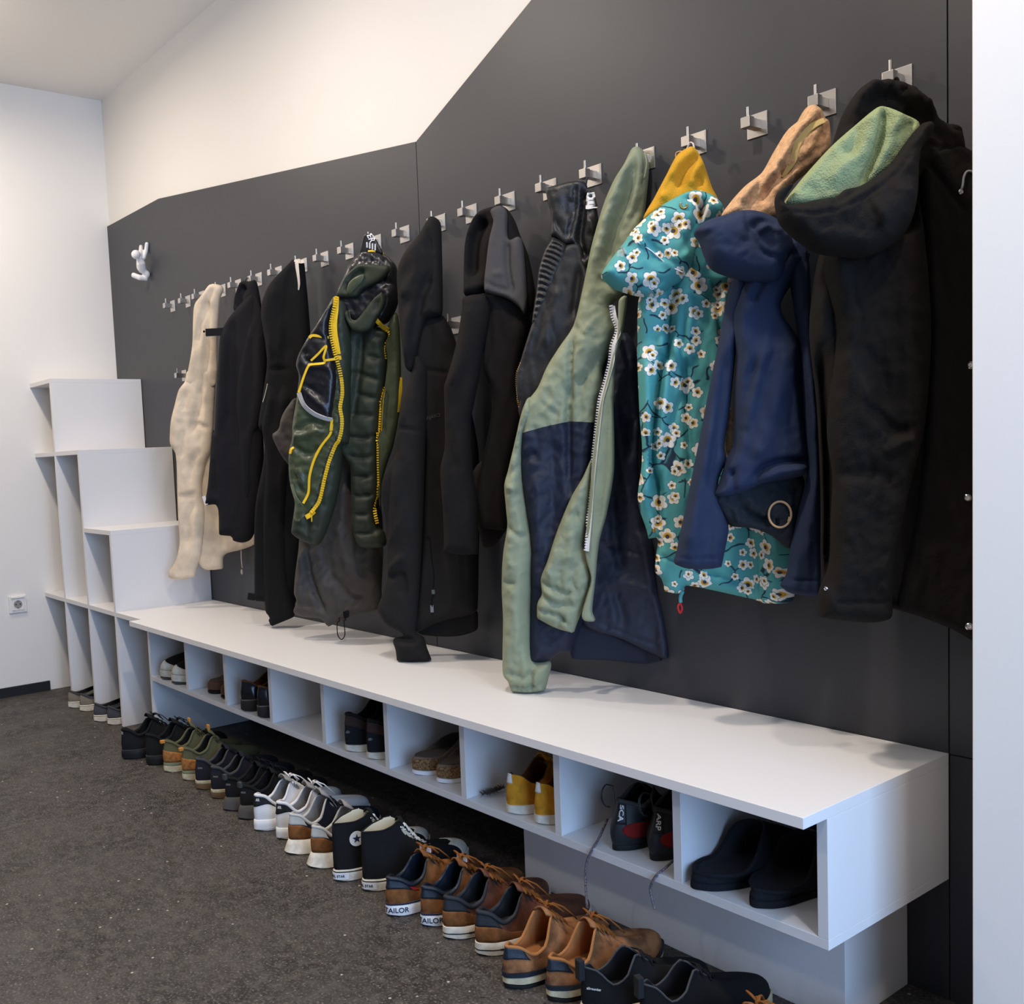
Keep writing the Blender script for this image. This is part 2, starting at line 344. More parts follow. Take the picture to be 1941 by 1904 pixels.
def piece(name, outline, pl, T, m, parent, R=None, step=5., push=0, folds=(), wr=None, back=.6, regions=(), sub=5, cuts=(), uvs=1., edge=.0, taper=None):
    """a padded cloth part: closed mesh whose outline is the given one (photo px) on the sheet pl; T = half thickness (m).
    folds: (polyline, height m, width px); regions: (polygon, material, part name) become child parts"""
    O = resample(catmull(outline, sub, True), step)
    n = len(O)
    d1 = np.roll(O, -1, 0)-np.roll(O, 1, 0); nn = np.c_[-d1[:, 1], d1[:, 0]]; nn /= np.maximum(1e-9, np.linalg.norm(nn, axis=1))[:, None]
    area2 = np.sum(O[:, 0]*np.roll(O[:, 1], -1)-O[:, 1]*np.roll(O[:, 0], -1))
    if area2 < 0: nn = -nn
    rings = []
    for k in (.3, .8):
        Rg = O+nn*step*k; d, _ = segdist(Rg, O, np.roll(O, -1, 0)); rings.append(Rg[inpoly(Rg, O) & (d > step*k*.8)])
    lo, hi = O.min(0), O.max(0)
    gx = np.arange(lo[0], hi[0], step); gy = np.arange(lo[1], hi[1], step*.87)
    G = np.array([(x+(step/2 if j % 2 else 0), y) for j, y in enumerate(gy) for x in gx])
    if len(G):
        G = G[inpoly(G, O)]; d, _ = segdist(G, O, np.roll(O, -1, 0)); G = G[d > step*1.3]
    cl = [resample(np.array([q[:2] for q in c], float), step*.7, False) for c in cuts]
    rl = [resample(np.array([q[:2] for q in r[0]], float), step*.7, True) for r in regions]
    P = [O]+rings+[G]; E = [(i, (i+1) % n) for i in range(n)]; b = sum(len(x) for x in P)
    for c in cl: P.append(c); E += [(b+i, b+i+1) for i in range(len(c)-1)]; b += len(c)
    for c in rl: P.append(c); E += [(b+i, b+(i+1) % len(c)) for i in range(len(c))]; b += len(c)
    P = np.vstack(P)
    V2, _, F2, _, _, _ = delaunay_2d_cdt([Vector((float(x), float(y))) for x, y in P], E, [list(range(n))], 0, 1e-4, False)
    V2 = np.array([(v.x, v.y) for v in V2])
    F2 = np.array([f for f in F2 if len(f) == 3]); cen = V2[F2].mean(1); ok = inpoly(cen, O)
    e1 = V2[F2[:, 1]]-V2[F2[:, 0]]; e2 = V2[F2[:, 2]]-V2[F2[:, 0]]; ok &= np.abs(e1[:, 0]*e2[:, 1]-e1[:, 1]*e2[:, 0]) > 1e-3
    F2 = F2[ok]; cen = cen[ok]
    used = np.unique(F2); mp = -np.ones(len(V2), int); mp[used] = np.arange(len(used)); V2 = V2[used]; F2 = mp[F2]
    D, _ = segdist(V2, O, np.roll(O, -1, 0)); D[D < 1e-3] = 0
    bnd = D == 0
    r = (R*.68 if R else max(D.max(), 1)); T = T*.88; RW = wr[3] if wr and len(wr) > 3 else .22; r = min(r, D.max()+1e-6)
    t = np.clip(D/r, 0, 1); h = T*np.sqrt(np.maximum(0, 1-(1-t)**2))
    if taper is not None: h *= np.interp(V2[:, 1], taper[0], taper[1])
    ef = np.clip(D/(step*2.5), 0, 1)
    for f in folds:
        pts = catmull(f[0], 4) if len(f[0]) > 2 else np.array([q[:2] for q in f[0]], float)
        d, prm = segdist(V2, pts[:-1], pts[1:]); en = np.clip(np.minimum(prm, 1-prm)*5+.25, 0, 1) if len(f) < 4 else 1
        h = h+f[1]*np.exp(-(d/f[2])**2)*ef*en
    sd = (hash_(name)+len(V2)) % 97
    if wr:
        a, su, sv = wr[:3]
        def wrk(x, y):
            q = noise.noise((x/su*.7, y/sv*.7, sd+3))*.9
            n1 = noise.noise((x/su+q, y/sv, sd)); n2 = noise.noise((x/su*1.9+9+q, y/sv*1.7+q, sd+5)); n3 = noise.noise(((x+y*.35)/su*1.3, (y-x*.2)/sv*1.6, sd+11))
            return a*(.7*n1+.35*n2+RW*((1-abs(n3))**5-.25))
        h = h+ef*np.array([wrk(x, y) for x, y in V2])
    Vf = []; Vb = []; UV = []
    for (x, y), hh, dd, bb in zip(V2, h, D, bnd):
        p, ov = pl(x, y); nv = pl.normal(ov); rd = ray(x, y); p = p+rd*(push/rd.dot(nv))
        q = p+nv*hh; z = p-nv*(T*back*math.sqrt(max(0, 1-(1-min(1, dd/r))**2)))
        if z.y > -.003: z.y = -.003
        if q.y > -.004: q.y = -.004
        for w in (q, z):
            if w.z < ZT+.003 and w.y > -.475 and w.z > ZT-.1: w.z = ZT+.003
        Vf.append(q); Vb.append(z)
        sc = (p-CAM).dot(CF)/FPX
        UV.append(((x-O[0, 0])*sc*uvs, -(y-O[0, 1])*sc*uvs))
    nV = len(V2); bi = np.where(bnd)[0]; idx = np.arange(nV)+nV; idx[bi] = bi
    sel = np.zeros(len(F2), int)
    for k, rg in enumerate(regions): sel[inpoly(cen, np.array([q[:2] for q in rg[0]]))] = k+1
    objs = []
    for k in range(len(regions)+1):
        fs = F2[sel == k]
        if not len(fs): continue
        F = [tuple(int(i) for i in f) for f in fs]+[tuple(int(idx[i]) for i in f[::-1]) for f in fs]
        us = sorted({i for f in F for i in f}); mm = {i: j for j, i in enumerate(us)}
        AV = Vf+Vb; AU = UV+UV
        o = mesh_raw(name if k == 0 else regions[k-1][2], [AV[i] for i in us], [tuple(mm[i] for i in f) for f in F], m if k == 0 else regions[k-1][1], parent, [AU[i] for i in us], nrm=True)
        objs.append(o)
    res = Piece(); res.obj = objs[0]; res.objs = objs; res.pl = pl; res.push = push+T
    res.bvh = BVHTree.FromPolygons([tuple(v) for v in Vf], [tuple(int(i) for i in f) for f in F2])
    return res
def hash_(s): return sum((i+1)*ord(c) for i, c in enumerate(s))
class Piece: pass
def mesh_raw(name, V, F, m, parent, uv, nrm=False):
    off = wpos(parent) if parent is not None else Vector((0, 0, 0))
    me = bpy.data.meshes.new(name); me.from_pydata([tuple(Vector(v)-off) for v in V], [], F)
    bm = bmesh.new(); bm.from_mesh(me); bmesh.ops.recalc_face_normals(bm, faces=bm.faces); bm.to_mesh(me); bm.free()
    me.polygons.foreach_set('use_smooth', [True]*len(me.polygons))
    ul = me.uv_layers.new(name='UVMap')
    vi = np.empty(len(me.loops), int); me.loops.foreach_get('vertex_index', vi); ul.data.foreach_set('uv', np.array(uv)[vi].ravel())
    return link(name, me, parent, m)
def hit(pc, u, v, lift=.001):
    """point of the photo ray on the front of a cloth part"""
    d = ray(u, v).normalized()
    for q in (pc if isinstance(pc, (list, tuple)) else [pc]):
        loc, nr, i, ds = q.bvh.ray_cast(CAM, d)
        if loc is not None:
            if nr.dot(d) > 0: nr = -nr
            return loc+nr*lift, nr
    q = pc[0] if isinstance(pc, (list, tuple)) else pc
    p, ov = q.pl(u, v); nv = q.pl.normal(ov); return p+nv*(q.push*.5+lift), nv
def track(pc, C, lift, win=5):
    """points and normals along a line, following the cloth but without jumps between layers"""
    R = [hit(pc, u, v, lift) for u, v in C]; T = np.array([(p-CAM).length for p, _ in R]); n = len(T)
    med = np.array([np.median(T[max(0, i-win):i+win+1]) for i in range(n)])
    sm = np.array([med[max(0, i-win):i+win+1].mean() for i in range(n)])
    out = []
    for i, (u, v) in enumerate(C):
        nv = Vector((0, 0, 0))
        for k in range(max(0, i-2), min(n, i+3)): nv += R[k][1]
        out.append((CAM+ray(u, v).normalized()*float(sm[i]), nv.normalized()))
    return out
def cord(name, pts, pc, r, m, parent, lift=.001, n=6, seg=6):
    C = catmull(pts, n); P = [p for p, _ in track(pc, C, lift)]
    return MB().tube(P, r, seg).build(name, m, parent, True)
def ribbon(name, pts, wpx, pc, m, parent, lift=.0015, n=6, th=.0012):
    """flat tape following a line; wpx = width in px or a list"""
    C = catmull(pts, n); N = len(C); V = []; w = np.interp(np.linspace(0, 1, N), np.linspace(0, 1, len(wpx)), wpx) if isinstance(wpx, (list, tuple)) else [wpx]*N
    Q = [[], []]
    for i in range(N):
        t = C[min(i+1, N-1)]-C[max(i-1, 0)]; t /= max(1e-9, np.linalg.norm(t)); nn = np.array([-t[1], t[0]])
        for k in (0, 1): Q[k].append(C[i]+nn*w[i]/2*(2*k-1))
    TR = [track(pc, q, lift) for q in Q]
    for i in range(N):
        for k in (0, 1):
            p, nr = TR[k][i]; V += [p+nr*th, p-nr*th]
    F = []
    for i in range(N-1):
        a, b = i*4, i*4+4; F += [(a, b, b+2, a+2), (a+1, a+3, b+3, b+1), (a, a+1, b+1, b), (a+2, b+2, b+3, a+3)]
    F += [(0, 2, 3, 1), (N*4-4, N*4-3, N*4-1, N*4-2)]
    return mesh(name, V, F, m, parent, True, auto=40)
def teeth(name, pts, pc, m, parent, pitch=5.5, wpx=7, lift=.0025):
    C = resample(catmull(pts, 8), pitch/2, False); mb = MB()
    TR = track(pc, C, lift, 7)
    for i in range(0, len(C)-1, 2):
        a, na = TR[i]; b, _ = TR[i+1]
        t = (b-a).normalized(); s = t.cross(na).normalized(); l = (b-a).length*.55; sc = (a-CAM).length/FPX*wpx/2
        V = [a+t*(l*i_)+s*(sc*j)+na*(.0012*k) for i_ in (-1, 1) for j in (-1, 1) for k in (-1, 1)]
        mb.add(V, [(0, 1, 3, 2), (4, 6, 7, 5), (0, 4, 5, 1), (2, 3, 7, 6), (0, 2, 6, 4), (1, 5, 7, 3)])
    return mb.build(name, m, parent)
def patch(name, outline, pc, m, parent, lift=.0015, th=.001, sub=4, step=4):
    O = resample(catmull(outline, sub, True), step); n = len(O)
    G = np.array([(x, y) for y in np.arange(O[:, 1].min(), O[:, 1].max(), step) for x in np.arange(O[:, 0].min(), O[:, 0].max(), step)])
    if len(G): G = G[inpoly(G, O)]; d, _ = segdist(G, O, np.roll(O, -1, 0)); G = G[d > step*.7]
    P = np.vstack([O, G]) if len(G) else O
    V2, _, F2, _, _, _ = delaunay_2d_cdt([Vector((float(a), float(b))) for a, b in P], [(i, (i+1) % n) for i in range(n)], [list(range(n))], 1, 1e-4, False)
    V = []; 
    for v in V2:
        p, nr = hit(pc, v.x, v.y, lift); V += [p+nr*th, p-nr*th]
    F = [tuple(2*i for i in f) for f in F2]+[tuple(2*i+1 for i in f[::-1]) for f in F2]
    return mesh(name, V, F+[(2*i, 2*((i+1) % n), 2*((i+1) % n)+1, 2*i+1) for i in range(n)], m, parent, True, auto=50)
def stud(name, u, v, pc, r, m, parent, hgt=.003, inner=None):
    p, nr = hit(pc, u, v, 0); a = nr.orthogonal().normalized(); b = nr.cross(a); V = []; F = []; s = 16
    prof = [(1, -.001), (1, hgt*.6), (.75, hgt), (.55, hgt*.6), (.3, hgt*.6), (.2, hgt*1.1), (.001, hgt*1.1)]
    for rr, hh in prof:
        for k in range(s): V.append(p+(a*math.cos(2*PI*k/s)+b*math.sin(2*PI*k/s))*r*rr+nr*hh)
    for j in range(len(prof)-1):
        for k in range(s): F.append((j*s+k, j*s+(k+1) % s, (j+1)*s+(k+1) % s, (j+1)*s+k))
    return mesh(name, V, F, m, parent, True, auto=40)
def text_mesh(s, size=1., extr=.02, bold=0):
    cu = bpy.data.curves.new('lettering', 'FONT'); cu.body = s; cu.size = size; cu.extrude = extr; cu.align_x = 'CENTER'; cu.align_y = 'CENTER'; cu.offset = bold
    o = bpy.data.objects.new('lettering', cu); COL.objects.link(o); bpy.context.view_layer.update()
    me = bpy.data.meshes.new_from_object(o.evaluated_get(bpy.context.evaluated_depsgraph_get()))
    V = [v.co.copy() for v in me.vertices]; F = [tuple(p.vertices) for p in me.polygons]
    bpy.data.objects.remove(o); bpy.data.curves.remove(cu); bpy.data.meshes.remove(me)
    return V, F
def text_on(name, s, org, right, down, pc, m, parent, lift=.0012, bold=.0):
    """lettering on cloth: org px centre, right/down px vectors of one em"""
    V, F = text_mesh(s, 1, .02, bold); out = []
    for v in V:
        u = org[0]+right[0]*v.x-down[0]*v.y; w = org[1]+right[1]*v.x-down[1]*v.y
        p, nr = hit(pc, u, w, lift+(.0005 if v.z > 0 else -.0005)); out.append(p)
    return mesh(name, out, F, m, parent, False)
def garment(name, label, cat, pl, u, v):
    p, _ = pl(u, v); return thing(name, label, cat, p, 0, 'coats hanging on the steel hooks')
# ---------------------------------------------------------------- fabrics
F_ = dict(rough=.85, spec=.15)
beige = mat('beige_cotton', (218, 201, 178), bump=.25, bscale=500, var=.07, vscale=14, **F_)
charcoal = mat('charcoal_wool', (31, 30, 34), bump=.3, bscale=600, sheen=.08, **F_)
blackc = mat('black_cotton', (24, 24, 25), bump=.3, bscale=600, sheen=.05, **F_)
cream = mat('cream_trim', (225, 212, 195), **F_)
greyj = mat('grey_brown_shell', (66, 61, 57), rough=.6, spec=.3, bump=.2, bscale=300)
olive = mat('olive_nylon', (64, 72, 50), rough=.38, spec=.45, bump=.25, bscale=60)
oliveq = mat('olive_lining', (46, 52, 40), rough=.55, spec=.3, bump=.2, bscale=200)
puff = mat('black_glossy_nylon', (24, 24, 28), rough=.34, spec=.5, bump=.2, bscale=60)
yellow = mat('yellow_tape', (232, 190, 36), rough=.6, spec=.3)
whitet = mat('white_tape', (232, 230, 230), rough=.6)
softsh = mat('black_softshell', (34, 32, 31), bump=.3, bscale=700, sheen=.05, **F_)
brownf = mat('brown_black_fleece', (29, 26, 25), bump=.4, bscale=500, sheen=.08, **F_)
greyl = mat('grey_fleece_lining', (80, 77, 76), bump=.4, bscale=500, sheen=.1, **F_)
leather = mat('black_leather', (32, 31, 32), rough=.44, spec=.45, bump=.25, bscale=260)
leatherm = mat('black_suede_leather', (34, 33, 35), rough=.55, spec=.4, bump=.2, bscale=250)
gold = mat('brass_zip', (190, 150, 90), .35, metal=1)
sage = mat('sage_nylon', (138, 145, 119), rough=.62, spec=.3, bump=.3, bscale=120)
navyp = mat('navy_nylon', (30, 35, 52), rough=.6, spec=.3, bump=.2, bscale=120)
navyl = mat('navy_lining', (36, 40, 56), rough=.55, spec=.3, bump=.15, bscale=60)
mustard = mat('mustard_fleece', (204, 152, 44), bump=.7, bscale=350, sheen=.15, **F_)
tan = mat('tan_plush', (206, 162, 122), bump=1.0, bscale=190, sheen=.25, var=.08, vscale=120, **F_)
navy = mat('navy_softshell', (44, 53, 76), bump=.25, bscale=600, sheen=.08, **F_)
navyd = mat('dark_grey_mesh', (42, 46, 52), bump=.3, bscale=300, **F_)
blackw = mat('black_wool', (25, 22, 20), bump=.5, bscale=380, sheen=.06, **F_)
greenl = mat('green_mesh_lining', (146, 156, 114), bump=.6, bscale=330, weave=True, **F_)
seamd = mat('dark_seam', (20, 20, 22), **F_)
chrome = mat('chrome', (200, 200, 200), .2, metal=1)
def flower_mat():
    m = bpy.data.materials.new('teal_flower_print'); m.use_nodes = True; nt = m.node_tree; N = nt.nodes; L = nt.links; b = N['Principled BSDF']
    tc = N.new('ShaderNodeTexCoord'); uv = tc.outputs['UV']
    def mth(op, a, c=None, d=None):
        x = N.new('ShaderNodeMath'); x.operation = op
        for i, v in enumerate((a, c, d)):
            if v is None: continue
            if isinstance(v, (int, float)): x.inputs[i].default_value = v
            else: L.new(v, x.inputs[i])
        return x.outputs[0]
    def vm(op, a, c):
        x = N.new('ShaderNodeVectorMath'); x.operation = op
        for i, v in enumerate((a, c)):
            if isinstance(v, tuple): x.inputs[i].default_value = v
            else: L.new(v, x.inputs[i])
        return x.outputs[0]
    def mix(f, a, c):
        x = N.new('ShaderNodeMix'); x.data_type = 'RGBA'; L.new(f, x.inputs[0])
        for v, i in ((a, 6), (c, 7)):
            if isinstance(v, tuple): x.inputs[i].default_value = lin(v)
            else: L.new(v, x.inputs[i])
        return x.outputs[2]
    def step(x, e, w=.02):
        r = N.new('ShaderNodeMapRange'); r.inputs[1].default_value = e-w; r.inputs[2].default_value = e+w; r.inputs[3].default_value = 1; r.inputs[4].default_value = 0; L.new(x, r.inputs[0]); return r.outputs[0]
    col = None
    # twigs
    nz = N.new('ShaderNodeTexNoise'); nz.inputs['Scale'].default_value = 16; nz.inputs['Detail'].default_value = 2; L.new(uv, nz.inputs['Vector'])
    wob = vm('ADD', uv, vm('MULTIPLY', nz.outputs['Color'], (.05, .05, 0)))
    vt = N.new('ShaderNodeTexVoronoi'); vt.feature = 'DISTANCE_TO_EDGE'; vt.inputs['Scale'].default_value = 17; L.new(wob, vt.inputs['Vector'])
    n3 = N.new('ShaderNodeTexNoise'); n3.inputs['Scale'].default_value = 19; n3.inputs['Detail'].default_value = 1; L.new(uv, n3.inputs['Vector'])
    tw = mth('MULTIPLY', step(vt.outputs['Distance'], .025, .012), step(n3.outputs[0], .52, .012))
    base = mix(tw, (84, 160, 160), (38, 52, 68))
    def flowers(scale, off, rsz, keep, base):
        p = vm('MULTIPLY', vm('ADD', uv, off), (scale, scale, 1))
        v = N.new('ShaderNodeTexVoronoi'); v.voronoi_dimensions = '2D'; v.inputs['Scale'].default_value = 1; v.inputs['Randomness'].default_value = .8; L.new(p, v.inputs['Vector'])
        dl = vm('SUBTRACT', p, v.outputs['Position'])
        sx = N.new('ShaderNodeSeparateXYZ'); L.new(dl, sx.inputs[0]); sc = N.new('ShaderNodeSeparateColor'); L.new(v.outputs['Color'], sc.inputs[0])
        ang = mth('ARCTAN2', sx.outputs[1], sx.outputs[0]); ang = mth('ADD', ang, mth('MULTIPLY', sc.outputs[0], 6.28))
        r = v.outputs['Distance']
        pet = mth('MULTIPLY_ADD', mth('ABSOLUTE', mth('COSINE', mth('MULTIPLY', ang, 2.5))), .34, .68)
        rr = mth('DIVIDE', r, pet); sz = mth('MULTIPLY_ADD', sc.outputs[2], rsz*.5, rsz*.7)
        q = mth('DIVIDE', rr, sz); on = step(mth('MULTIPLY_ADD', sc.outputs[1], 1, 0), keep, .001)
        f = mth('MULTIPLY', step(q, 1, .05), on)
        base = mix(mth('MULTIPLY', step(q, 1.1, .04), on), base, (40, 110, 125))
        base = mix(f, base, (240, 234, 222))
        yr = mth('MULTIPLY', mth('MULTIPLY', step(mth('DIVIDE', r, sz), .5, .06), on), step(mth('SINE', mth('ADD', ang, mth('MULTIPLY', sc.outputs[2], 9))), .35, .15))
        base = mix(yr, base, (206, 156, 40))
        ce = mth('MULTIPLY', step(mth('DIVIDE', r, sz), .26, .05), on)
        return mix(ce, base, (62, 62, 68))
    base = flowers(25, (.31, .17, 0), .38, .66, base)
    base = flowers(37, (1.7, .73, 0), .37, .40, base)
    L.new(base, b.inputs['Base Color']); b.inputs['Roughness'].default_value = .75; b.inputs['Specular IOR Level'].default_value = .25
    return m
floral = flower_mat()
tealm = mat('teal_cloth', (84, 160, 160), rough=.75, spec=.25)
# ================================================================ G1 beige jacket
pl = Plane(418, 560, -.035, 40)
g = garment('jacket', 'beige cotton jacket with hood, hung nearest the stair-stepped shelf', 'jacket', pl, 410, 545)
body = piece('body', zA((380, 1480), (540, 1480)) + zB((430, 200), (560, 600), (700, 800), (800, 930), (795, 1005), (680, 1050), (545, 1092), (535, 1205, 1), (450, 1215), (370, 1205), (320, 1120), (300, 600)), pl, .024, beige, g, R=16, push=-.02, wr=(.006, 22, 80),
    folds=[(zB((545, 1090), (530, 900)), -.008, 5), (zB((370, 985), (460, 990)), -.003, 4)])
hood = piece('hood', zA((505, 462), (575, 458), (628, 480), (635, 520), (606, 600), (592, 760), (585, 900), (572, 1050), (565, 1425), (440, 1480), (310, 1445), (268, 1402), (290, 1300), (335, 1050), (345, 780), (360, 655), (430, 560)), pl, .024, beige, g, R=15, push=.02, taper=([500, 640, 720, 745], [1, 1, .5, .2]),
    folds=[(zA((560, 480), (500, 620), (420, 900), (400, 1050)), -.014, 5), (zA((480, 640), (520, 700), (500, 1000), (460, 1400)), -.016, 5), (zA((430, 700), (440, 900)), .006, 6), (zA((540, 620), (530, 1000)), .008, 6)], wr=(.003, 12, 40))
slv = piece('sleeve', zA((268, 1402), (295, 1300), (440, 1290), (540, 1290), (568, 1300), (560, 1425), (548, 1640), (535, 1880)) + zB((445, 100), (430, 240), (395, 330), (362, 480), (358, 570), (380, 760), (352, 1080), (318, 1190), (305, 1268, 1), (190, 1295), (98, 1285, 1), (88, 1235), (150, 1130), (180, 980), (168, 800), (160, 560), (148, 270), (103, 190), (100, 90)) + zA((130, 1780), (165, 1640), (205, 1490)), pl, .028, beige, g, R=18, push=.004,
    folds=[(zB((165, 600), (260, 610), (350, 570)), -.006, 4), (zB((165, 580), (350, 545)), .004, 5), (zB((290, 100), (330, 20), (440, 60)), -.01, 5), (zB((320, 660), (260, 800), (255, 1000)), -.012, 7), (zB((100, 200), (160, 250)), -.01, 5), (zB((380, 230), (300, 330), (280, 500)), -.008, 6), (zB((95, 1240), (300, 1230)), -.004, 3), (zA((215, 1735), (540, 1760)), -.003, 3), (zA((300, 1500), (260, 1700)), -.008, 6), (zA((430, 1480), (420, 1650), (340, 1880)), -.012, 6), (zA((480, 1500), (500, 1700), (470, 1850)), .008, 7), (zA((200, 1600), (230, 1800)), .007, 6), (zB((230, 60), (200, 300), (230, 560)), -.008, 5), (zB((320, 650), (330, 900), (300, 1200)), .007, 7), (zB((180, 760), (230, 900)), .006, 6)], wr=(.005, 14, 40, .5))
cord('cord', zB((680, 1055), (682, 1130), (690, 1200)), body, .0022, cream, g, .004)
p_, _ = hit(body, *zB((690, 1235))[0], .004); MB().tube([p_+Vector((0, 0, .012)), p_, p_-Vector((0, 0, .008))], [.003, .0055, .002], 8).build('cord_knot', cream, g, True)
# ================================================================ G2 charcoal jacket
pl = Plane(500, 560, -.035, 40)
g = garment('jacket', 'charcoal wool jacket with a strap tab, hung by its looped collar beside the beige jacket', 'jacket', pl, 490, 540)
piece('collar', zA((745, 720), (742, 640), (755, 560), (800, 445), (840, 424), (890, 430), (950, 418), (975, 490), (1005, 700), (930, 760), (830, 760)), pl, .03, charcoal, g, R=16, push=-.005, folds=[(zA((790, 700), (800, 560), (860, 470)), -.035, 9)])
body = piece('body', zA((900, 560), (730, 745), (645, 870), (610, 980), (590, 1250), (570, 1600), (555, 1904)) + zB((450, 60), (415, 500), (385, 685, 1), (490, 692), (505, 930, 1), (610, 942), (620, 975), (690, 992), (760, 965), (790, 895), (840, 600), (865, 350), (860, 100)) + zA((1020, 1700), (1065, 1250), (1060, 1100), (1010, 760), (960, 560)), pl, .04, charcoal, g, R=26,
    folds=[(zA((760, 800), (740, 1200), (735, 1904)), -.014, 9), (zA((680, 900), (660, 1300), (640, 1900)), .01, 10), (zB((495, 600), (480, 300)), -.012, 5), (zB((510, 900), (600, 910), (700, 880)), -.004, 3)], wr=(.007, 18, 70))
piece('sleeve', zA((925, 570), (880, 900), (820, 1160), (775, 1400), (765, 1700), (790, 1904)) + zB((665, 200), (690, 480), (735, 648), (768, 560), (778, 330), (800, 100)) + zA((985, 1850), (1045, 1500), (1065, 1200), (1040, 950), (1000, 700)), pl, .028, charcoal, g, R=18, push=.022, taper=([560, 640, 2000], [0, 1, 1]), wr=(.006, 14, 60), folds=[(zA((950, 900), (900, 1500), (880, 1900)), -.008, 8)])
st_ = ribbon('strap', zA((462, 930), (560, 925), (645, 920)), 14.5, body, charcoal, g, .022)
q = body.push; stud('snap', *zA((505, 930))[0], body, .004, seamd, g)
for o in g.children:
    if o.name.startswith('snap'): o.location = o.location+Vector((.01, -.02, 0))
ribbon('care_label', zB((372, 610), (395, 680)), 6, body, whitet, g, .004)
MB().tube([Vector((-2.5, -.028, 1.722)), Vector((-2.506, -.034, 1.736)), Vector((-2.516, -.05, 1.722)), Vector((-2.522, -.06, 1.69)), Vector((-2.522, -.05, 1.66))], .003, 6, flat=.5).build('hanger_loop', charcoal, g, True)
# ================================================================ G3 black coat with pale neck trim
pl = Plane(590, 560, -.035, 40)
g = garment('coat', 'long black coat with a pale neck trim, third garment from the shelf', 'coat', pl, 575, 520)
body = piece('body', zA((1320, 218, 1), (1250, 290), (1100, 450), (1025, 620), (1010, 750), (1030, 900), (1060, 1100), (1068, 1250), (1050, 1400), (1020, 1600), (985, 1850)) + zB((880, 100), (865, 350), (810, 640), (795, 900), (795, 1400), (800, 1472, 1), (880, 1478), (1000, 1500), (1130, 1480), (1200, 1000)) + zA((1480, 1700), (1490, 1100), (1475, 800), (1440, 400), (1420, 240), (1380, 225)), pl, .04, blackc, g, R=24,
    folds=[(zA((1330, 260), (1290, 700), (1300, 1200)), -.012, 8), (zA((1180, 480), (1130, 800), (1180, 1200)), .012, 12), (zA((1240, 800), (1200, 1300)), .008, 8), (zA((1065, 1290), (1180, 1300), (1320, 1290)), -.006, 4), (zB((870, 650), (868, 1400)), -.012, 5)], wr=(.007, 16, 80))
piece('sleeve', zA((1080, 1330), (1290, 1320), (1330, 1500), (1250, 1900)) + zB((1085, 400), (1060, 800), (1062, 1200), (1120, 1480), (1125, 1570), (1112, 1603, 1), (930, 1678, 1), (908, 1620), (918, 1600), (885, 1555), (868, 1300), (868, 700), (890, 300)) + zA((1020, 1850), (1060, 1600)), pl, .03, blackc, g, R=18, push=.022, taper=([705, 760, 2000], [0, 1, 1]), wr=(.007, 14, 70), folds=[(zA((1190, 1360), (1140, 1900)), -.01, 6)])
ribbon('neck_trim', zA((1385, 232), (1352, 240), (1362, 350), (1372, 450), (1368, 515)), [9, 7, 5, 4, 2], body, cream, g, .003)
ribbon('hanger_loop', zA((1330, 222), (1370, 240), (1420, 236)), 6, body, cream, g, .005)
ribbon('cuff_tab', zB((735, 1430), (795, 1440)), 13, body, blackc, g, .004)
cord('zip_edge', zA((1065, 1430), (1045, 1520), (1020, 1610)), body, .0012, cream, g, .002)
# ================================================================ G5 grey-brown jacket beneath the olive one
pl5 = Plane(735, 800, -.03, 38)
g5 = garment('jacket', 'grey-brown shell jacket mostly hidden beneath the olive jacket, drawcord at its hem', 'jacket', pl5, 700, 700)
body5 = piece('body', zC((180, 250), (700, 250), (800, 700), (812, 1000), (800, 1300), (782, 1462), (600, 1512), (480, 1562), (385, 1608, 1), (330, 1545), (200, 1532), (128, 1508, 1), (115, 1480), (140, 1400), (120, 1340), (132, 1180), (160, 930), (150, 600)), pl5, .045, greyj, g5, R=30, push=-.015,
    folds=[(zC((245, 950), (262, 1150), (310, 1320), (400, 1520)), -.022, 5), (zC((200, 1000), (190, 1200), (170, 1380)), .012, 8), (zC((140, 1395), (300, 1440)), -.006, 4), (zC((420, 1080), (480, 1250), (640, 1400)), -.012, 9), (zC((540, 450), (520, 800), (600, 1200)), .012, 12), (zC((700, 1350), (500, 1430), (420, 1540)), -.01, 7)], wr=(.012, 22, 45, .7))
piece('sleeve', zA((1360, 1570), (1280, 1640), (1215, 1750), (1185, 1870)) + zB((945, 105), (980, 205), (1050, 320), (1130, 380), (1200, 250), (1180, 50)), pl5, .04, greyj, g5, R=20, push=-.01, wr=(.008, 12, 18))
P_ = [hit(body5, *q, .005)[0] for q in catmull(zC((470, 1530), (465, 1600), (472, 1670), (500, 1700), (525, 1668), (522, 1590), (515, 1535)), 5)]
MB().tube(P_, .0016, 6).build('drawcord', seamd, g5, True)
patch('cord_lock', zC((500, 1490, 1), (540, 1475, 1), (545, 1525, 1), (505, 1540, 1)), body5, seamd, g5, .002)
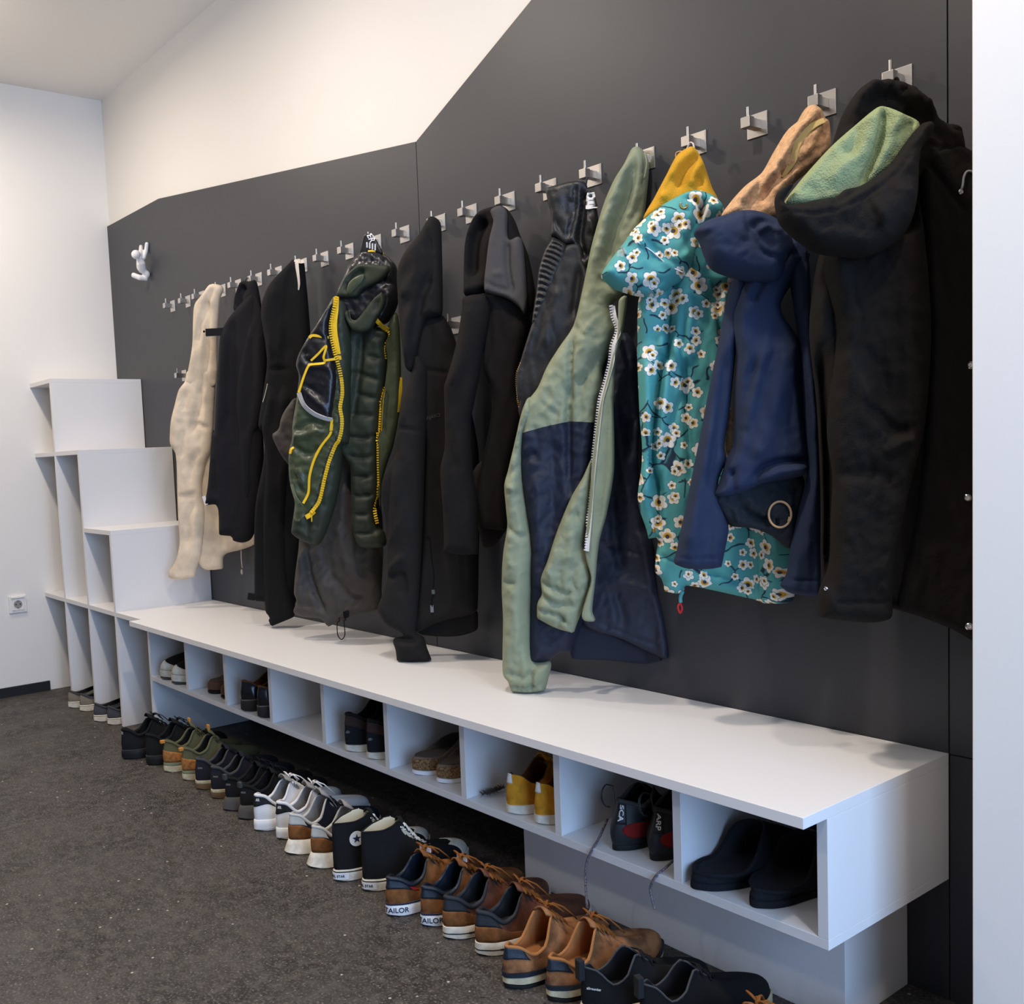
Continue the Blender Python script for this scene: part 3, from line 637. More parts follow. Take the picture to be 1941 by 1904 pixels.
# ================================================================ G4 olive jacket, yellow zips
pl = Plane(765, 700, -.05, 40)
g = garment('jacket', 'open olive green quilted jacket with bright yellow zips and trim', 'jacket', pl, 715, 480)
right = piece('lining_panel', zD((520, 680), (640, 650), (760, 860), (940, 950), (915, 1060), (925, 1200), (900, 1430), (868, 1600), (852, 1850)) + zC((770, 100), (772, 400), (778, 560), (745, 690), (775, 815), (825, 870), (826, 975), (660, 990), (608, 940), (572, 800), (565, 500), (560, 350), (520, 290), (480, 240), (420, 100)), pl, .04, oliveq, g, R=20, push=-.012,
    folds=[(zC((570, y), (670, y+12), (775, y-4)), -.014, 4, 1) for y in (115, 268, 415, 565, 712, 855)] + [(zD((820, 1000), (900, 1010)), -.01, 4), (zD((790, 1165), (920, 1195)), -.012, 4, 1), (zD((740, 1325), (890, 1375)), -.012, 4, 1), (zD((700, 1490), (870, 1530)), -.012, 4, 1), (zD((620, 1300), (720, 1320)), -.01, 4), (zD((640, 1660), (850, 1670)), -.012, 4, 1), (zD((730, 950), (700, 1300), (640, 1700)), -.02, 7)], wr=(.005, 16, 16))
zipL = zD((490, 652), (468, 750), (445, 850), (440, 950), (458, 1050), (482, 1150), (502, 1220), (530, 1350), (538, 1480), (520, 1600), (535, 1700), (530, 1800), (505, 1890)) + zC((440, 180), (392, 300), (352, 450), (312, 620), (245, 715))
shellpoly = zD((420, 600)) + zipL + zC((180, 780), (40, 700), (20, 300)) + zD((60, 1800), (100, 1000), (300, 700))
left = piece('lining_front', zD((470, 650), (520, 645), (600, 700), (620, 1100), (610, 1500), (600, 1904)) + zC((500, 180), (478, 450), (425, 700), (352, 900), (290, 970), (160, 920), (108, 880), (100, 850), (128, 640), (108, 560), (84, 440), (80, 250)) + zD((118, 1860), (118, 1760), (150, 1560), (160, 1480), (175, 1330), (150, 1240), (170, 1150), (250, 1000), (290, 940), (400, 770)), pl, .045, oliveq, g, R=26, push=.02,
    regions=[(shellpoly, olive, 'shell_front')],
    folds=[(zD((170, 1800), (300, 1720), (440, 1790)), -.01, 5), (zC((120, 130), (250, 100), (380, 60)), .012, 5), (zC((130, 180), (250, 250), (330, 200)), -.012, 6), (zC((110, 300), (180, 480), (200, 560)), -.01, 6), (zC((170, 350), (215, 500)), .01, 6), (zC((110, 860), (290, 940)), -.006, 4), (zC((250, 700), (250, 900)), -.012, 4), (zC((400, 650), (320, 640)), -.006, 4), (zC((450, 400), (400, 400)), -.006, 4)], wr=(.006, 13, 15, .9))
blk = piece('puffer_panel', zD((468, 700), (400, 770), (290, 940), (250, 1000), (170, 1150), (152, 1240), (175, 1330), (165, 1470), (210, 1580), (290, 1650), (380, 1690), (450, 1700), (475, 1560), (500, 1330), (470, 1170), (445, 1050), (432, 950), (440, 830)), pl, .03, puff, g, R=12, push=.052,
    folds=[(zD((250, 1000), (420, 1010)), -.008, 4), (zD((240, 1100), (250, 1200), (400, 1210)), -.007, 4), (zD((200, 1400), (330, 1540), (420, 1620)), .007, 5), (zD((270, 1260), (400, 1250), (480, 1290)), .006, 4), (zD((230, 1420), (400, 1500)), -.007, 4), (zD((190, 1150), (230, 1230)), .006, 4)], wr=(.004, 9, 10, .5))
front = [blk, left]
strip = piece('shell_front', zD((930, 900), (1000, 780), (1030, 900), (1042, 1300), (1030, 1650), (985, 1890)) + zC((890, 200), (822, 400), (800, 550), (790, 700), (775, 550), (768, 300), (772, 60)) + zD((850, 1880), (870, 1570), (902, 1430), (925, 1200), (912, 1060), (945, 960)), pl, .02, olive, g, R=12, push=.012, wr=(.005, 12, 30), folds=[(zD((960, 1000), (940, 1400), (900, 1904)), -.006, 4)])
hoodp = piece('hood', zD((640, 330), (700, 270), (780, 252), (890, 278), (965, 335), (1005, 390), (1015, 520), (1018, 700), (940, 860), (850, 900), (640, 900), (500, 700), (505, 600), (560, 480), (600, 380)), pl, .05, puff, g, R=26, push=.0,
    folds=[(zD((x, 290), (x+14, 390)), -.012, 4) for x in range(640, 960, 55)] + [(zD((960, 350), (920, 520), (1010, 560)), -.012, 5)], wr=(.009, 8, 9))
collar = piece('collar', zD((488, 650), (500, 620), (560, 495), (640, 405), (720, 366), (850, 374), (945, 383), (942, 440), (860, 520), (715, 592), (665, 650), (560, 655)), pl, .02, oliveq, g, R=9, push=.05, folds=[(zD((580, 600), (640, 480), (740, 430)), -.02, 9)])
piece('inner_flap', zD((575, 600), (600, 520), (660, 470), (738, 450), (725, 520), (660, 590), (600, 640)), pl, .012, olive, g, R=8, push=.062)
fold2 = piece('collar_fold', zD((598, 760), (615, 835), (655, 850), (715, 790), (790, 690), (880, 612), (912, 680), (890, 760), (835, 845), (790, 930), (700, 960), (620, 930), (560, 800)), pl, .02, oliveq, g, R=9, push=.048, folds=[(zD((640, 800), (760, 700)), -.012, 6), (zD((850, 660), (850, 800)), -.012, 6)])
cord('piping', zD((500, 620), (560, 492), (640, 402), (720, 363), (850, 370), (948, 384), (940, 445), (860, 522), (712, 600)), collar, .0014, olive, g, .0015)
cord('piping', zD((598, 760), (612, 838), (655, 852), (718, 790), (790, 692), (880, 610)), fold2, .0016, olive, g, .0015)
loop = piece('hang_loop', zD((690, 285), (705, 190), (722, 118), (745, 104), (800, 118), (850, 190), (888, 285), (790, 262)), pl, .006, puff, g, R=4, push=.02)
text_on('lettering', 'ER', zD((785, 145))[0], (6, 13), (-15, 4), loop, whitet, g, .002, .02)
for k in range(4):
    a, b = zD((750+k*24, 178+k*5), (752+k*23, 225+k*8)); ribbon('print_line', [a, b], 2.6, loop, whitet, g, .002)
ribbon('yellow_trim', zD((760, 256), (830, 254), (895, 276)), 3.5, hoodp, yellow, g, .003)
zt_ = ribbon('zip_tape', zD((487, 652), (482, 760), (468, 860), (472, 960), (490, 1060), (512, 1190)), [10, 10, 12, 11, 10, 9], front, yellow, g, .004)
teeth('zip_teeth', zipL, front, yellow, g, 4.6, 7, .006)
ribbon('zip_tape', zipL[7:], 6, front, yellow, g, .003)
zipR1 = zD((790, 800), (860, 882), (925, 930), (945, 972), (912, 1060), (905, 1110), (922, 1195)); zipR2 = zD((902, 1430), (872, 1550), (852, 1850)) + zC((770, 80), (770, 300), (774, 560), (746, 680), (770, 812))
teeth('zip_teeth', zipR1, [strip, right, fold2], yellow, g, 4.6, 6, .007); teeth('zip_teeth', zipR2, [strip, right], yellow, g, 4.6, 7, .007)
ribbon('zip_tape', zD((795, 800), (865, 885), (930, 935)), 8, [fold2, strip, right], yellow, g, .006)
ribbon('zip_tape', zD((905, 1440), (880, 1560), (862, 1800)) , [2, 6, 7], [strip, right], yellow, g, .005)
for pts, w in ((zD((255, 1000), (285, 980), (420, 1000)), 5), (zD((270, 1195), (330, 1140), (400, 1070), (378, 1165), (385, 1215), (290, 1228), (250, 1240), (210, 1330), (165, 1470)), 4), (zD((385, 1195), (475, 1183)), 4.5)):
    ribbon('yellow_trim', pts, w, front, yellow, g, .004)
ribbon('yellow_trim', zD((450, 1700), (440, 1800)) + zC((412, 20), (398, 95), (330, 185), (270, 300), (235, 430), (225, 560), (185, 640)), 4.5, left, yellow, g, .004)
ribbon('yellow_trim', zC((83, 250), (92, 215), (112, 200)), 4, left, yellow, g, .004)
ribbon('white_tape', zD((165, 1472), (210, 1580), (290, 1650), (380, 1690), (450, 1705)), 7.5, front, whitet, g, .006)
ribbon('piping', zC((95, 490), (130, 600), (212, 705)), 5, left, mat('light_olive', (120, 130, 100)), g, .004)
ribbon('yellow_trim', zD((1047, 1340), (1040, 1450), (1020, 1640)), [3, 6, 2], strip, yellow, g, .003)
ribbon('zip_pull', zC((205, 750), (240, 730), (270, 700)), 9, left, yellow, g, .008); cord('zip_pull', zC((252, 720), (252, 785)), left, .002, yellow, g, .008)
# ================================================================ G6 tall black softshell hoodie
pl = Plane(905, 700, -.03, 38)
g = garment('hoodie', 'tall black softshell hoodie whose sleeve cuff rests on the bench top', 'jacket', pl, 820, 415)
body = piece('body', zD((1230, 840), (1390, 800), (1500, 990), (1560, 1250), (1700, 1900)) + zC((1570, 600), (1562, 1100), (1556, 1400), (1535, 1500), (1350, 1545), (1200, 1592), (1075, 1645), (1040, 1500), (1080, 1100), (1100, 600), (1080, 200)) + zD((1130, 1700), (1160, 1250)), pl, .045, softsh, g, R=26, push=-.015,
    folds=[(zC((1145, 20), (1140, 500), (1110, 1100), (1060, 1600)), -.03, 7), (zD((1330, 900), (1330, 1240)), -.006, 5), (zD((1150, 1250), (1300, 1285), (1470, 1310)), -.007, 3, 1), (zC((1380, 900), (1420, 1450)), .01, 20), (zC((1090, 1610), (1350, 1500), (1530, 1450)), -.004, 3)], wr=(.008, 24, 70))
hem = piece('back_panel', zC((1060, 1500), (1540, 1480), (1556, 1560), (1545, 1635), (1400, 1682), (1200, 1682), (1080, 1650)), pl, .02, softsh, g, R=12, push=-.045)
hood = piece('hood', zD((1290, -30), (1200, 120), (1085, 265), (1035, 365), (1015, 450), (1025, 700), (1040, 900), (1062, 1100), (1085, 1255), (1130, 1295), (1165, 1245), (1205, 1050), (1260, 860), (1330, 830), (1395, 800), (1402, 600), (1396, 300), (1385, 20), (1335, -38)), pl, .045, softsh, g, R=26, push=.02,
    folds=[(zD((1300, 30), (1330, 400), (1260, 560), (1190, 750)), -.012, 6), (zD((1180, 200), (1200, 450), (1080, 680)), .012, 10), (zD((1250, 550), (1140, 900), (1110, 1200)), .014, 9), (zD((1330, 500), (1230, 700), (1160, 1100)), -.018, 8), (zD((1320, 340), (1390, 345)), -.004, 3)], wr=(.007, 20, 40))
slv = piece('sleeve', zD((1180, 1150), (1130, 1330), (1045, 1600), (1000, 1880)) + zC((915, 250), (830, 400), (803, 540), (830, 760), (852, 1180), (812, 1350), (772, 1458), (800, 1530), (855, 1600), (950, 1645), (975, 1680), (895, 1703), (915, 1790), (925, 1876, 1), (1050, 1886), (1195, 1872, 1), (1155, 1770), (1132, 1690), (1072, 1650), (1080, 1560), (1105, 1200), (1130, 700), (1145, 200)) + zD((1270, 1700), (1270, 1280)), pl, .045, softsh, g, R=36, push=.02,
    folds=[(zC((915, 250), (870, 600), (850, 1000)), -.014, 6), (zC((930, 40), (1130, 75)), -.006, 3, 1), (zC((855, 1180), (940, 1100), (1010, 1040)), .014, 7), (zC((860, 1200), (980, 1200), (1010, 1350)), -.014, 9), (zC((920, 1660), (985, 1690), (1120, 1690)), -.02, 5), (zC((900, 1710), (1000, 1740), (1130, 1740)), .012, 6), (zC((925, 1820), (1060, 1835), (1160, 1820)), -.005, 3), (zC((960, 300), (980, 900)), .01, 12)], wr=(.008, 18, 60))
text_on('lettering', 'AJARO', zD((1322, 1678))[0], (8.6, -2.2), (1.5, 9.5), body, greyl, g)
cord('pocket_zip', zC((1155, 905), (1178, 912), (1195, 1080), (1212, 1210), (1206, 1300)), body, .0016, seamd, g)
ribbon('zip_pull', zC((1205, 1318), (1207, 1352)), 6, body, chrome, g, .004); cord('zip_pull', zC((1205, 1352), (1195, 1395), (1198, 1450)), body, .0015, seamd, g, .005); ribbon('zip_pull', zC((1195, 1440), (1197, 1495)), 6, body, mat('grey_rubber', (120, 120, 128)), g, .004)
# ================================================================ G7 brown-black fleece jacket, grey-lined hood
pl = Plane(1012, 620, -.03, 38)
g = garment('fleece_jacket', 'brown-black fleece jacket with a grey-lined hood, left of the leather jacket', 'jacket', pl, 960, 400)
piece('back_panel', zF((180, 500), (400, 400), (400, 800), (385, 855), (310, 950), (240, 952)), pl, .02, brownf, g, push=-.03)
body = piece('body', zE((420, 1050), (700, 1100), (790, 1250), (740, 1420), (690, 1600), (665, 1850)) + zF((480, 160), (410, 500), (395, 700), (390, 855, 1), (310, 852), (242, 838), (225, 780), (205, 640), (225, 500), (290, 200)) + zE((470, 1850), (400, 1650), (420, 1300)), pl, .04, brownf, g, R=22, push=-.005,
    folds=[(zE((455, 1150), (460, 1450), (400, 1700)), -.012, 6), (zE((390, 1640), (470, 1800)), -.012, 6), (zF((230, 790), (300, 822), (390, 828)), -.004, 3)], wr=(.006, 18, 60))
slv = piece('sleeve', zE((250, 1090), (430, 1080), (450, 1250), (400, 1500), (370, 1700), (330, 1904)) + zF((170, 200), (182, 500), (210, 700), (215, 1003, 1), (110, 1006), (0, 988)) + zC((1296, 1030, 1), (1293, 900), (1285, 700), (1265, 420), (1270, 330), (1300, 200)) + zE((95, 1840), (95, 1790), (130, 1680), (195, 1430), (235, 1180)), pl, .04, brownf, g, R=26, push=.02,
    folds=[(zE((255, 1080), (430, 1090)), -.006, 4), (zE((330, 1150), (290, 1500), (160, 1800)), .012, 14), (zC((1295, 990), (1540, 1000)), -.004, 3), (zF((30, 200), (80, 500)), -.008, 10)], wr=(.006, 20, 70))
hoodi = piece('hood', zE((480, 385), (370, 425), (300, 520), (256, 680), (248, 1000), (262, 1085), (420, 1060), (560, 1100), (760, 1230), (800, 1100), (795, 980), (750, 760), (690, 610), (650, 500), (600, 415), (550, 378)), pl, .045, brownf, g, R=22, push=-.005,
    folds=[(zE((420, 480), (340, 650), (320, 950)), -.05, 14), (zE((270, 700), (262, 1000)), .004, 5)], wr=(.003, 20, 50))
gl = piece('hood_lining', zE((455, 425), (490, 388), (550, 380), (585, 430), (595, 640), (690, 622), (722, 790), (742, 1080), (738, 1190), (722, 1228), (670, 1160), (580, 1100), (408, 1050, 1), (408, 960), (420, 850), (445, 650), (478, 500)), pl, .024, greyl, g, R=9, push=.046,
    folds=[(zE((590, 480), (600, 850), (632, 1060)), -.016, 5), (zE((410, 965), (500, 1020), (620, 1050)), -.007, 4), (zE((480, 920), (560, 915)), .005, 5), (zE((660, 640), (700, 900), (720, 1100)), .006, 7)], wr=(.004, 14, 40))
# ================================================================ G8 black leather jacket
pl = Plane(1150, 500, -.03, 38)
g = garment('leather_jacket', 'black leather jacket with ribbed shoulder panel and brass side zip', 'jacket', pl, 1110, 350)
col_ = piece('collar', zE((885, 240, 1), (940, 222), (1000, 205), (1100, 185), (1195, 188), (1225, 260), (1250, 255), (1290, 400), (1300, 600), (1200, 900), (1130, 760), (1100, 680), (1040, 690), (960, 625), (928, 620), (930, 450), (900, 330)), pl, .022, leather, g, R=12, push=.0,
    folds=[(zE((905, 250), (960, 470), (1040, 640)), -.007, 3), (zE((1125, 220), (1120, 420), (1060, 650)), -.012, 4), (zE((1200, 200), (1180, 450), (1160, 650), (1210, 800)), -.03, 6), (zE((1080, 330), (1090, 450)), -.012, 7), (zE((1240, 480), (1260, 600)), .01, 6)], wr=(.004, 14, 22))
ribf = []
rl_, rr_ = catmull(zE((945, 650), (890, 725), (855, 820), (832, 920), (820, 1050), (795, 1200), (775, 1300)), 4), catmull(zE((1035, 690), (1010, 770), (960, 860), (925, 950), (895, 1060), (840, 1180), (790, 1300)), 4)
for k in range(15):
    t = (k+.5)/15*(len(rl_)-1); i = int(t); f = t-i
    a = rl_[i]*(1-f)+rl_[min(i+1, len(rl_)-1)]*f; b = rr_[i]*(1-f)+rr_[min(i+1, len(rr_)-1)]*f
    ribf.append(([tuple(a-np.array((4, 0))), tuple((a+b)/2+np.array((0, -2))), tuple(b)], .007, 2.4, 1))
piece('ribbed_panel', zE((950, 622), (930, 650), (885, 720), (850, 820), (830, 900), (815, 1050), (795, 1180), (780, 1300), (800, 1320), (860, 1240), (960, 1000), (1050, 800), (1060, 690)), pl, .02, leather, g, R=10, step=3.2, push=.004, folds=ribf)
lb = piece('body', zE((1040, 690), (1000, 780), (930, 930), (870, 1060), (790, 1270), (742, 1420), (690, 1590), (662, 1680), (656, 1780), (668, 1904)) + zF((465, 60), (473, 168), (700, 300), (900, 0)) + zE((1250, 1500), (1280, 1000), (1200, 830), (1160, 680)), pl, .022, leatherm, g, R=16, push=.002,
    folds=[(zE((1060, 700), (900, 1030), (720, 1560)), .006, 5), (zE((1160, 860), (1110, 1250)), -.012, 6), (zE((720, 1560), (700, 1904)), -.005, 3), (zE((1000, 1000), (900, 1500)), .01, 14)], wr=(.006, 18, 50))
teeth('side_zip', zE((690, 1610), (660, 1690), (656, 1780), (668, 1900)) + zF((468, 120)), lb, gold, g, 4, 3, .002)
patch('care_label', zE((1222, 280, 1), (1252, 270, 1), (1282, 395, 1), (1215, 405, 1)), col_, whitet, g, .004)
for k in range(3): cord('print_line', zE((1228, 300+k*32), (1262+k*5, 296+k*32)), col_, .0006, seamd, g, .0062)
P_ = [at(*q, y=-.06) for q in catmull(zE((1213, 150), (1205, 200), (1195, 260)), 4)]; MB().tube(P_, .0022, 6).build('hanger_loop', leather, g, True)
# ================================================================ G9 sage and navy jacket
c9 = at(1000, 1308, z=ZT+.004)
pl = Plane(1262, 900, -.035, 36)
pl.o = c9; a_ = math.radians(38); 
g = garment('jacket', 'sage green and navy nylon jacket with an open white zip, cuff resting on the bench', 'jacket', pl, 1215, 300)
lin9 = piece('lining', zF((960, -100), (1100, -350), (1180, -250), (1205, 100), (1195, 420), (1232, 830), (1285, 900), (1292, 1000), (1312, 1200), (1350, 1350), (1388, 1632), (1300, 1617), (1100, 1522), (840, 1400), (820, 900), (900, 300)), pl, .035, navyl, g, R=18, push=-.03,
    folds=[(zF((1180, 150), (1150, 260), (1190, 420)), -.016, 10), (zF((1060, 60), (1090, 300), (1150, 700)), .012, 9), (zF((1040, 600), (1060, 900), (1100, 1100)), -.012, 10), (zF((960, 930), (1100, 960), (1230, 1000)), -.008, 6), (zF((1000, 1150), (1150, 1180), (1300, 1230)), .008, 8), (zF((1200, 850), (1270, 1100), (1340, 1400)), .01, 9), (zF((950, 1400), (1150, 1490), (1350, 1550)), -.006, 4), (zF((1060, 1200), (1120, 1450)), -.01, 9)], wr=(.004, 22, 44, .9))
hem9 = piece('back_panel', zF((700, 1380), (860, 1400), (1100, 1500), (1388, 1630), (1320, 1657), (1200, 1668), (1000, 1652), (790, 1642), (770, 1560)), pl, .02, navyp, g, R=10, push=-.06, folds=[(zF((780, 1500), (785, 1640)), -.006, 4)])
fr9 = piece('body', zE((1500, 60), (1420, 190), (1340, 380), (1250, 690), (1190, 980), (1110, 1310), (1000, 1480), (900, 1640), (830, 1800), (760, 1890)) + zF((520, 60), (490, 140), (480, 480), (530, 900), (540, 1200), (528, 1640), (552, 1665), (640, 1656), (720, 1602), (780, 1590), (860, 1380), (880, 800), (925, 420), (950, 180), (985, 0)) + zE((1340, 1650), (1400, 1480), (1445, 1350), (1420, 1250), (1400, 1160), (1480, 1080), (1560, 900), (1640, 600), (1690, 200), (1695, 20), (1640, -70), (1570, -70)), pl, .055, sage, g, R=34, push=-.012,
    regions=[(zF((440, 275, 1), (505, 262), (640, 225), (790, 192), (1000, 202), (960, 420), (900, 1700), (400, 1700), (440, 500)), navyp, 'front_panel')],
    folds=[(zE((1600, 40), (1540, 350), (1440, 600), (1380, 900)), -.022, 8), (zE((1560, 20), (1450, 300), (1350, 600), (1250, 950)), .018, 10), (zE((1680, 60), (1640, 350), (1560, 560)), -.012, 7), (zE((1130, 1320), (1110, 1600), (1100, 1900)) + zF((785, 0), (785, 300), (790, 620)), -.02, 6), (zE((1240, 1370), (1200, 1520), (1090, 1850)), .012, 16),
           (zE((1130, 1320), (1200, 1400), (1330, 1440)), -.008, 5), (zE((1330, 950), (1400, 1030), (1500, 1080)), -.01, 7), (zE((1300, 1280), (1230, 1350), (1200, 1400)), .01, 6), (zE((1330, 1500), (1250, 1700), (1150, 1800)), -.012, 9), (zF((620, 80), (730, 170)), -.006, 5), (zF((640, 130), (700, 70)), .005, 4), (zF((600, 500), (620, 900), (600, 1200)), .014, 16), (zF((520, 750), (560, 950), (570, 990)), -.008, 6), (zF((690, 250), (700, 620), (640, 900)), -.008, 12), (zF((500, 440), (540, 400), (600, 390)), -.008, 7)], wr=(.007, 22, 40, .7))
slL = piece('sleeve', zF((530, 40), (485, 130), (445, 300), (400, 490), (378, 580), (388, 720), (396, 830), (370, 1000), (362, 1200), (370, 1400), (367, 1600), (370, 1730), (402, 1780, 1), (420, 1838, 1), (520, 1852), (625, 1832, 1), (642, 1770), (658, 1660), (560, 1640), (540, 1400), (548, 1150), (552, 960), (520, 750), (488, 500), (505, 262), (560, 150)), pl, .05, sage, g, R=30, push=.0,
    folds=[(zF((395, 540), (470, 470), (490, 440)), -.012, 6), (zF((400, 590), (500, 600)), .01, 6), (zF((398, 830), (450, 860), (530, 900)), -.01, 6), (zF((400, 900), (500, 850)), .006, 7), (zF((380, 1160), (470, 1170)), -.006, 5), (zF((400, 1700), (500, 1730), (560, 1700)), -.012, 6), (zF((560, 1680), (555, 1830)), -.008, 4), (zF((400, 1778), (520, 1800), (640, 1770)), -.012, 4, 1), (zF((470, 1000), (460, 1600)), .01, 12), (zF((430, 330), (470, 420)), -.006, 5)] + [(zF((x, 1790), (x+4, 1845)), -.007, 2.5, 1) for x in range(430, 620, 32)], wr=(.007, 18, 40, .7))
plk = piece('placket', zE((1460, 1120), (1500, 1080), (1530, 1090), (1500, 1330), (1440, 1600), (1420, 1904)) + zF((1040, 40), (1046, 480), (1002, 750), (955, 930), (930, 1180), (912, 1350), (930, 1412), (848, 1392), (880, 1250), (905, 1150), (868, 1000), (888, 770), (915, 430), (945, 180)) + zE((1330, 1880), (1400, 1600), (1450, 1380)), pl, .02, sage, g, R=9, push=.07, wr=(.004, 14, 40), folds=[(zF((1010, 60), (985, 500), (945, 900), (900, 1300)), -.005, 3)])
slR = piece('sleeve', zF((918, 420), (850, 540), (780, 660), (690, 880), (640, 1040), (598, 1150), (606, 1240), (577, 1300), (576, 1392, 1), (690, 1452), (800, 1484, 1), (818, 1430), (850, 1350), (912, 1160), (882, 1010), (862, 950), (885, 770)), pl, .045, sage, g, R=30, push=.036,
    folds=[(zF((830, 720), (830, 860), (870, 1000)), -.012, 6), (zF((605, 1150), (720, 1220), (800, 1230)), -.012, 6), (zF((610, 1240), (700, 1290), (820, 1300)), -.012, 6), (zF((600, 1200), (700, 1250)), .01, 6), (zF((585, 1330), (700, 1360), (810, 1440)), -.012, 4, 1), (zF((715, 1360), (735, 1390), (700, 1440)), -.012, 4), (zF((700, 950), (640, 1120)), .01, 12), (zF((840, 780), (770, 1050)), .01, 10)] + [(zF((x, 1350+(x-590)*.35), (x-8, 1400+(x-590)*.35)), -.006, 2.5, 1) for x in range(600, 800, 30)], wr=(.007, 16, 26, .7))
zp9 = zE((1400, 1160), (1415, 1250), (1445, 1350), (1405, 1470), (1390, 1600), (1352, 1750), (1312, 1890)) + zF((942, 180), (918, 400), (900, 580), (886, 780), (868, 985))
wt = mat('white_zip', (228, 230, 238), .5)
ribbon('zip_tape', [(u+4, v) for u, v in zp9], 7, [plk], wt, g, .004); teeth('zip_teeth', zp9, [plk], wt, g, 5.2, 7, .006)
P_ = [at(*q, y=-.05) for q in catmull(zP((1222, 290), (1226, 310), (1221, 340)), 4)]; MB().tube(P_, .002, 6).build('hanger_loop', sage, g, True)
# ================================================================ G10 flowered softshell with mustard lining
pl = Plane(1408, 700, -.04, 40, yw=.035)
g = garment('softshell_jacket', 'teal softshell jacket printed with white blossoms, mustard fleece lining showing', 'jacket', pl, 1318, 285)
mu = piece('fleece_lining', zG((840, 232), (900, 214), (950, 268), (985, 330), (1062, 550), (1110, 680), (950, 760), (700, 800), (505, 800), (590, 620), (680, 450), (765, 290)), pl, .05, mustard, g, R=30, push=-.02,
    folds=[(zG((960, 300), (830, 430), (770, 580)), -.02, 8), (zG((780, 320), (690, 520), (650, 680)), .012, 9), (zG((985, 340), (900, 480), (890, 560)), .012, 8), (zG((940, 480), (960, 560)), -.012, 7), (zG((740, 480), (660, 620)), -.012, 6)])
body = piece('body', zG((490, 1380), (461, 1500), (458, 1800)) + zH((205, 40), (224, 500), (240, 700), (236, 850), (212, 1080), (270, 1270), (285, 1336, 1), (348, 1335), (336, 1450), (330, 1562), (362, 1592), (386, 1640), (392, 1692, 1), (480, 1707), (525, 1690), (535, 1652), (700, 1680), (1020, 1752), (1080, 1772), (1240, 1772), (1262, 1740), (1275, 1500), (1240, 1200), (800, 700), (820, 0)) + zG((1160, 1700), (1215, 1270), (1060, 1150), (700, 1200)), pl, .05, floral, g, R=30, push=-.01,
    folds=[(zG((740, 1300), (720, 1600), (690, 1904)) + zH((385, 100), (330, 500), (310, 800), (350, 1000), (345, 1330)), -.05, 7), (zG((860, 1230), (820, 1900)) + zH((410, 0), (390, 300), (350, 700)), .022, 14), (zG((930, 1290), (1080, 1500)), -.02, 6), (zG((830, 1500), (820, 1904)) + zH((530, 150), (540, 500), (580, 900)), -.026, 6), (zH((525, 300), (430, 600), (370, 900), (360, 1300)), -.01, 4), (zG((1080, 1280), (1110, 1600), (1160, 1900)), -.018, 7), (zH((345, 1430), (480, 1480), (700, 1560), (1000, 1640)), -.008, 4), (zH((1045, 1300), (1040, 1760)), -.006, 3), (zH((265, 100), (275, 600), (250, 1100)), .02, 10)], wr=(.007, 22, 60))
hood = piece('hood', zG((500, 802), (640, 692), (800, 602), (900, 567), (985, 574), (1080, 618), (1150, 700), (1130, 790), (1020, 830), (960, 900), (930, 1000), (900, 1140), (860, 1200), (820, 1275), (720, 1335), (640, 1392), (520, 1412), (400, 1392), (270, 1345), (215, 1302), (166, 1250), (200, 1180), (245, 1115), (350, 980), (420, 880)), pl, .07, floral, g, R=46, push=.035, step=5,
    folds=[(zG((990, 640), (930, 850), (850, 1050)), -.045, 8), (zG((820, 620), (960, 700), (960, 760)), -.03, 7), (zG((440, 960), (570, 1040), (700, 1150), (820, 1210)), -.006, 4), (zG((640, 800), (560, 960), (480, 1040)), .012, 12), (zG((740, 880), (660, 960)), -.01, 8), (zG((210, 1290), (400, 1370), (560, 1340), (730, 1280)), -.008, 5), (zG((420, 1020), (330, 1180)), -.005, 4), (zG((820, 900), (860, 1000), (840, 1200)), .014, 9)], wr=(.008, 26, 26))
bk = piece('hood_side', zG((905, 880), (975, 800), (1120, 760), (1190, 900), (1240, 1260), (1100, 1330), (980, 1280), (880, 1200), (880, 1000)), pl, .04, floral, g, R=20, push=.01, folds=[(zG((880, 1180), (1000, 1250)), -.01, 6)])
cord('piping', zG((455, 965), (570, 1040), (700, 1150), (822, 1212)), hood, .0012, wt, g, .001)
cord('cord_loop', zG((806, 655), (805, 685), (825, 700), (850, 690), (856, 662)), hood, .002, gold, g, .004)
cord('cord_loop', zG((925, 935), (892, 960), (890, 1000), (920, 1012), (945, 985)), [bk, hood], .002, gold, g, .006)
stud('snap', *zH((322, 1275))[0], body, .005, gold, g)
P_ = [hit(body, *q, .003)[0] for q in catmull(zH((510, 1690), (500, 1730), (502, 1760)), 4)]; MB().tube(P_, .004, 6).build('zip_end', tealm, g, True)
P_ = [hit(body, *q, .003)[0] for q in catmull(zH((500, 1762), (484, 1790), (498, 1830), (512, 1800), (500, 1762)), 4)]; MB().tube(P_, .0024, 6).build('zip_pull', mat('red_cord', (190, 40, 44)), g, True)
P_ = [at(*q, y=-.05) for q in catmull(zG((850, 235), (870, 190), (885, 170), (905, 180), (915, 230)), 5)]; MB().tube(P_, .003, 6, flat=.5).build('hanger_loop', mat('pale_pink_tape', (226, 205, 195)), g, True)
P_ = [at(*q, y=-.07) for q in catmull(zG((765, 290), (768, 255), (800, 240), (830, 248)), 5)]; MB().tube(P_, .0012, 6).build('elastic', tan, g, True)
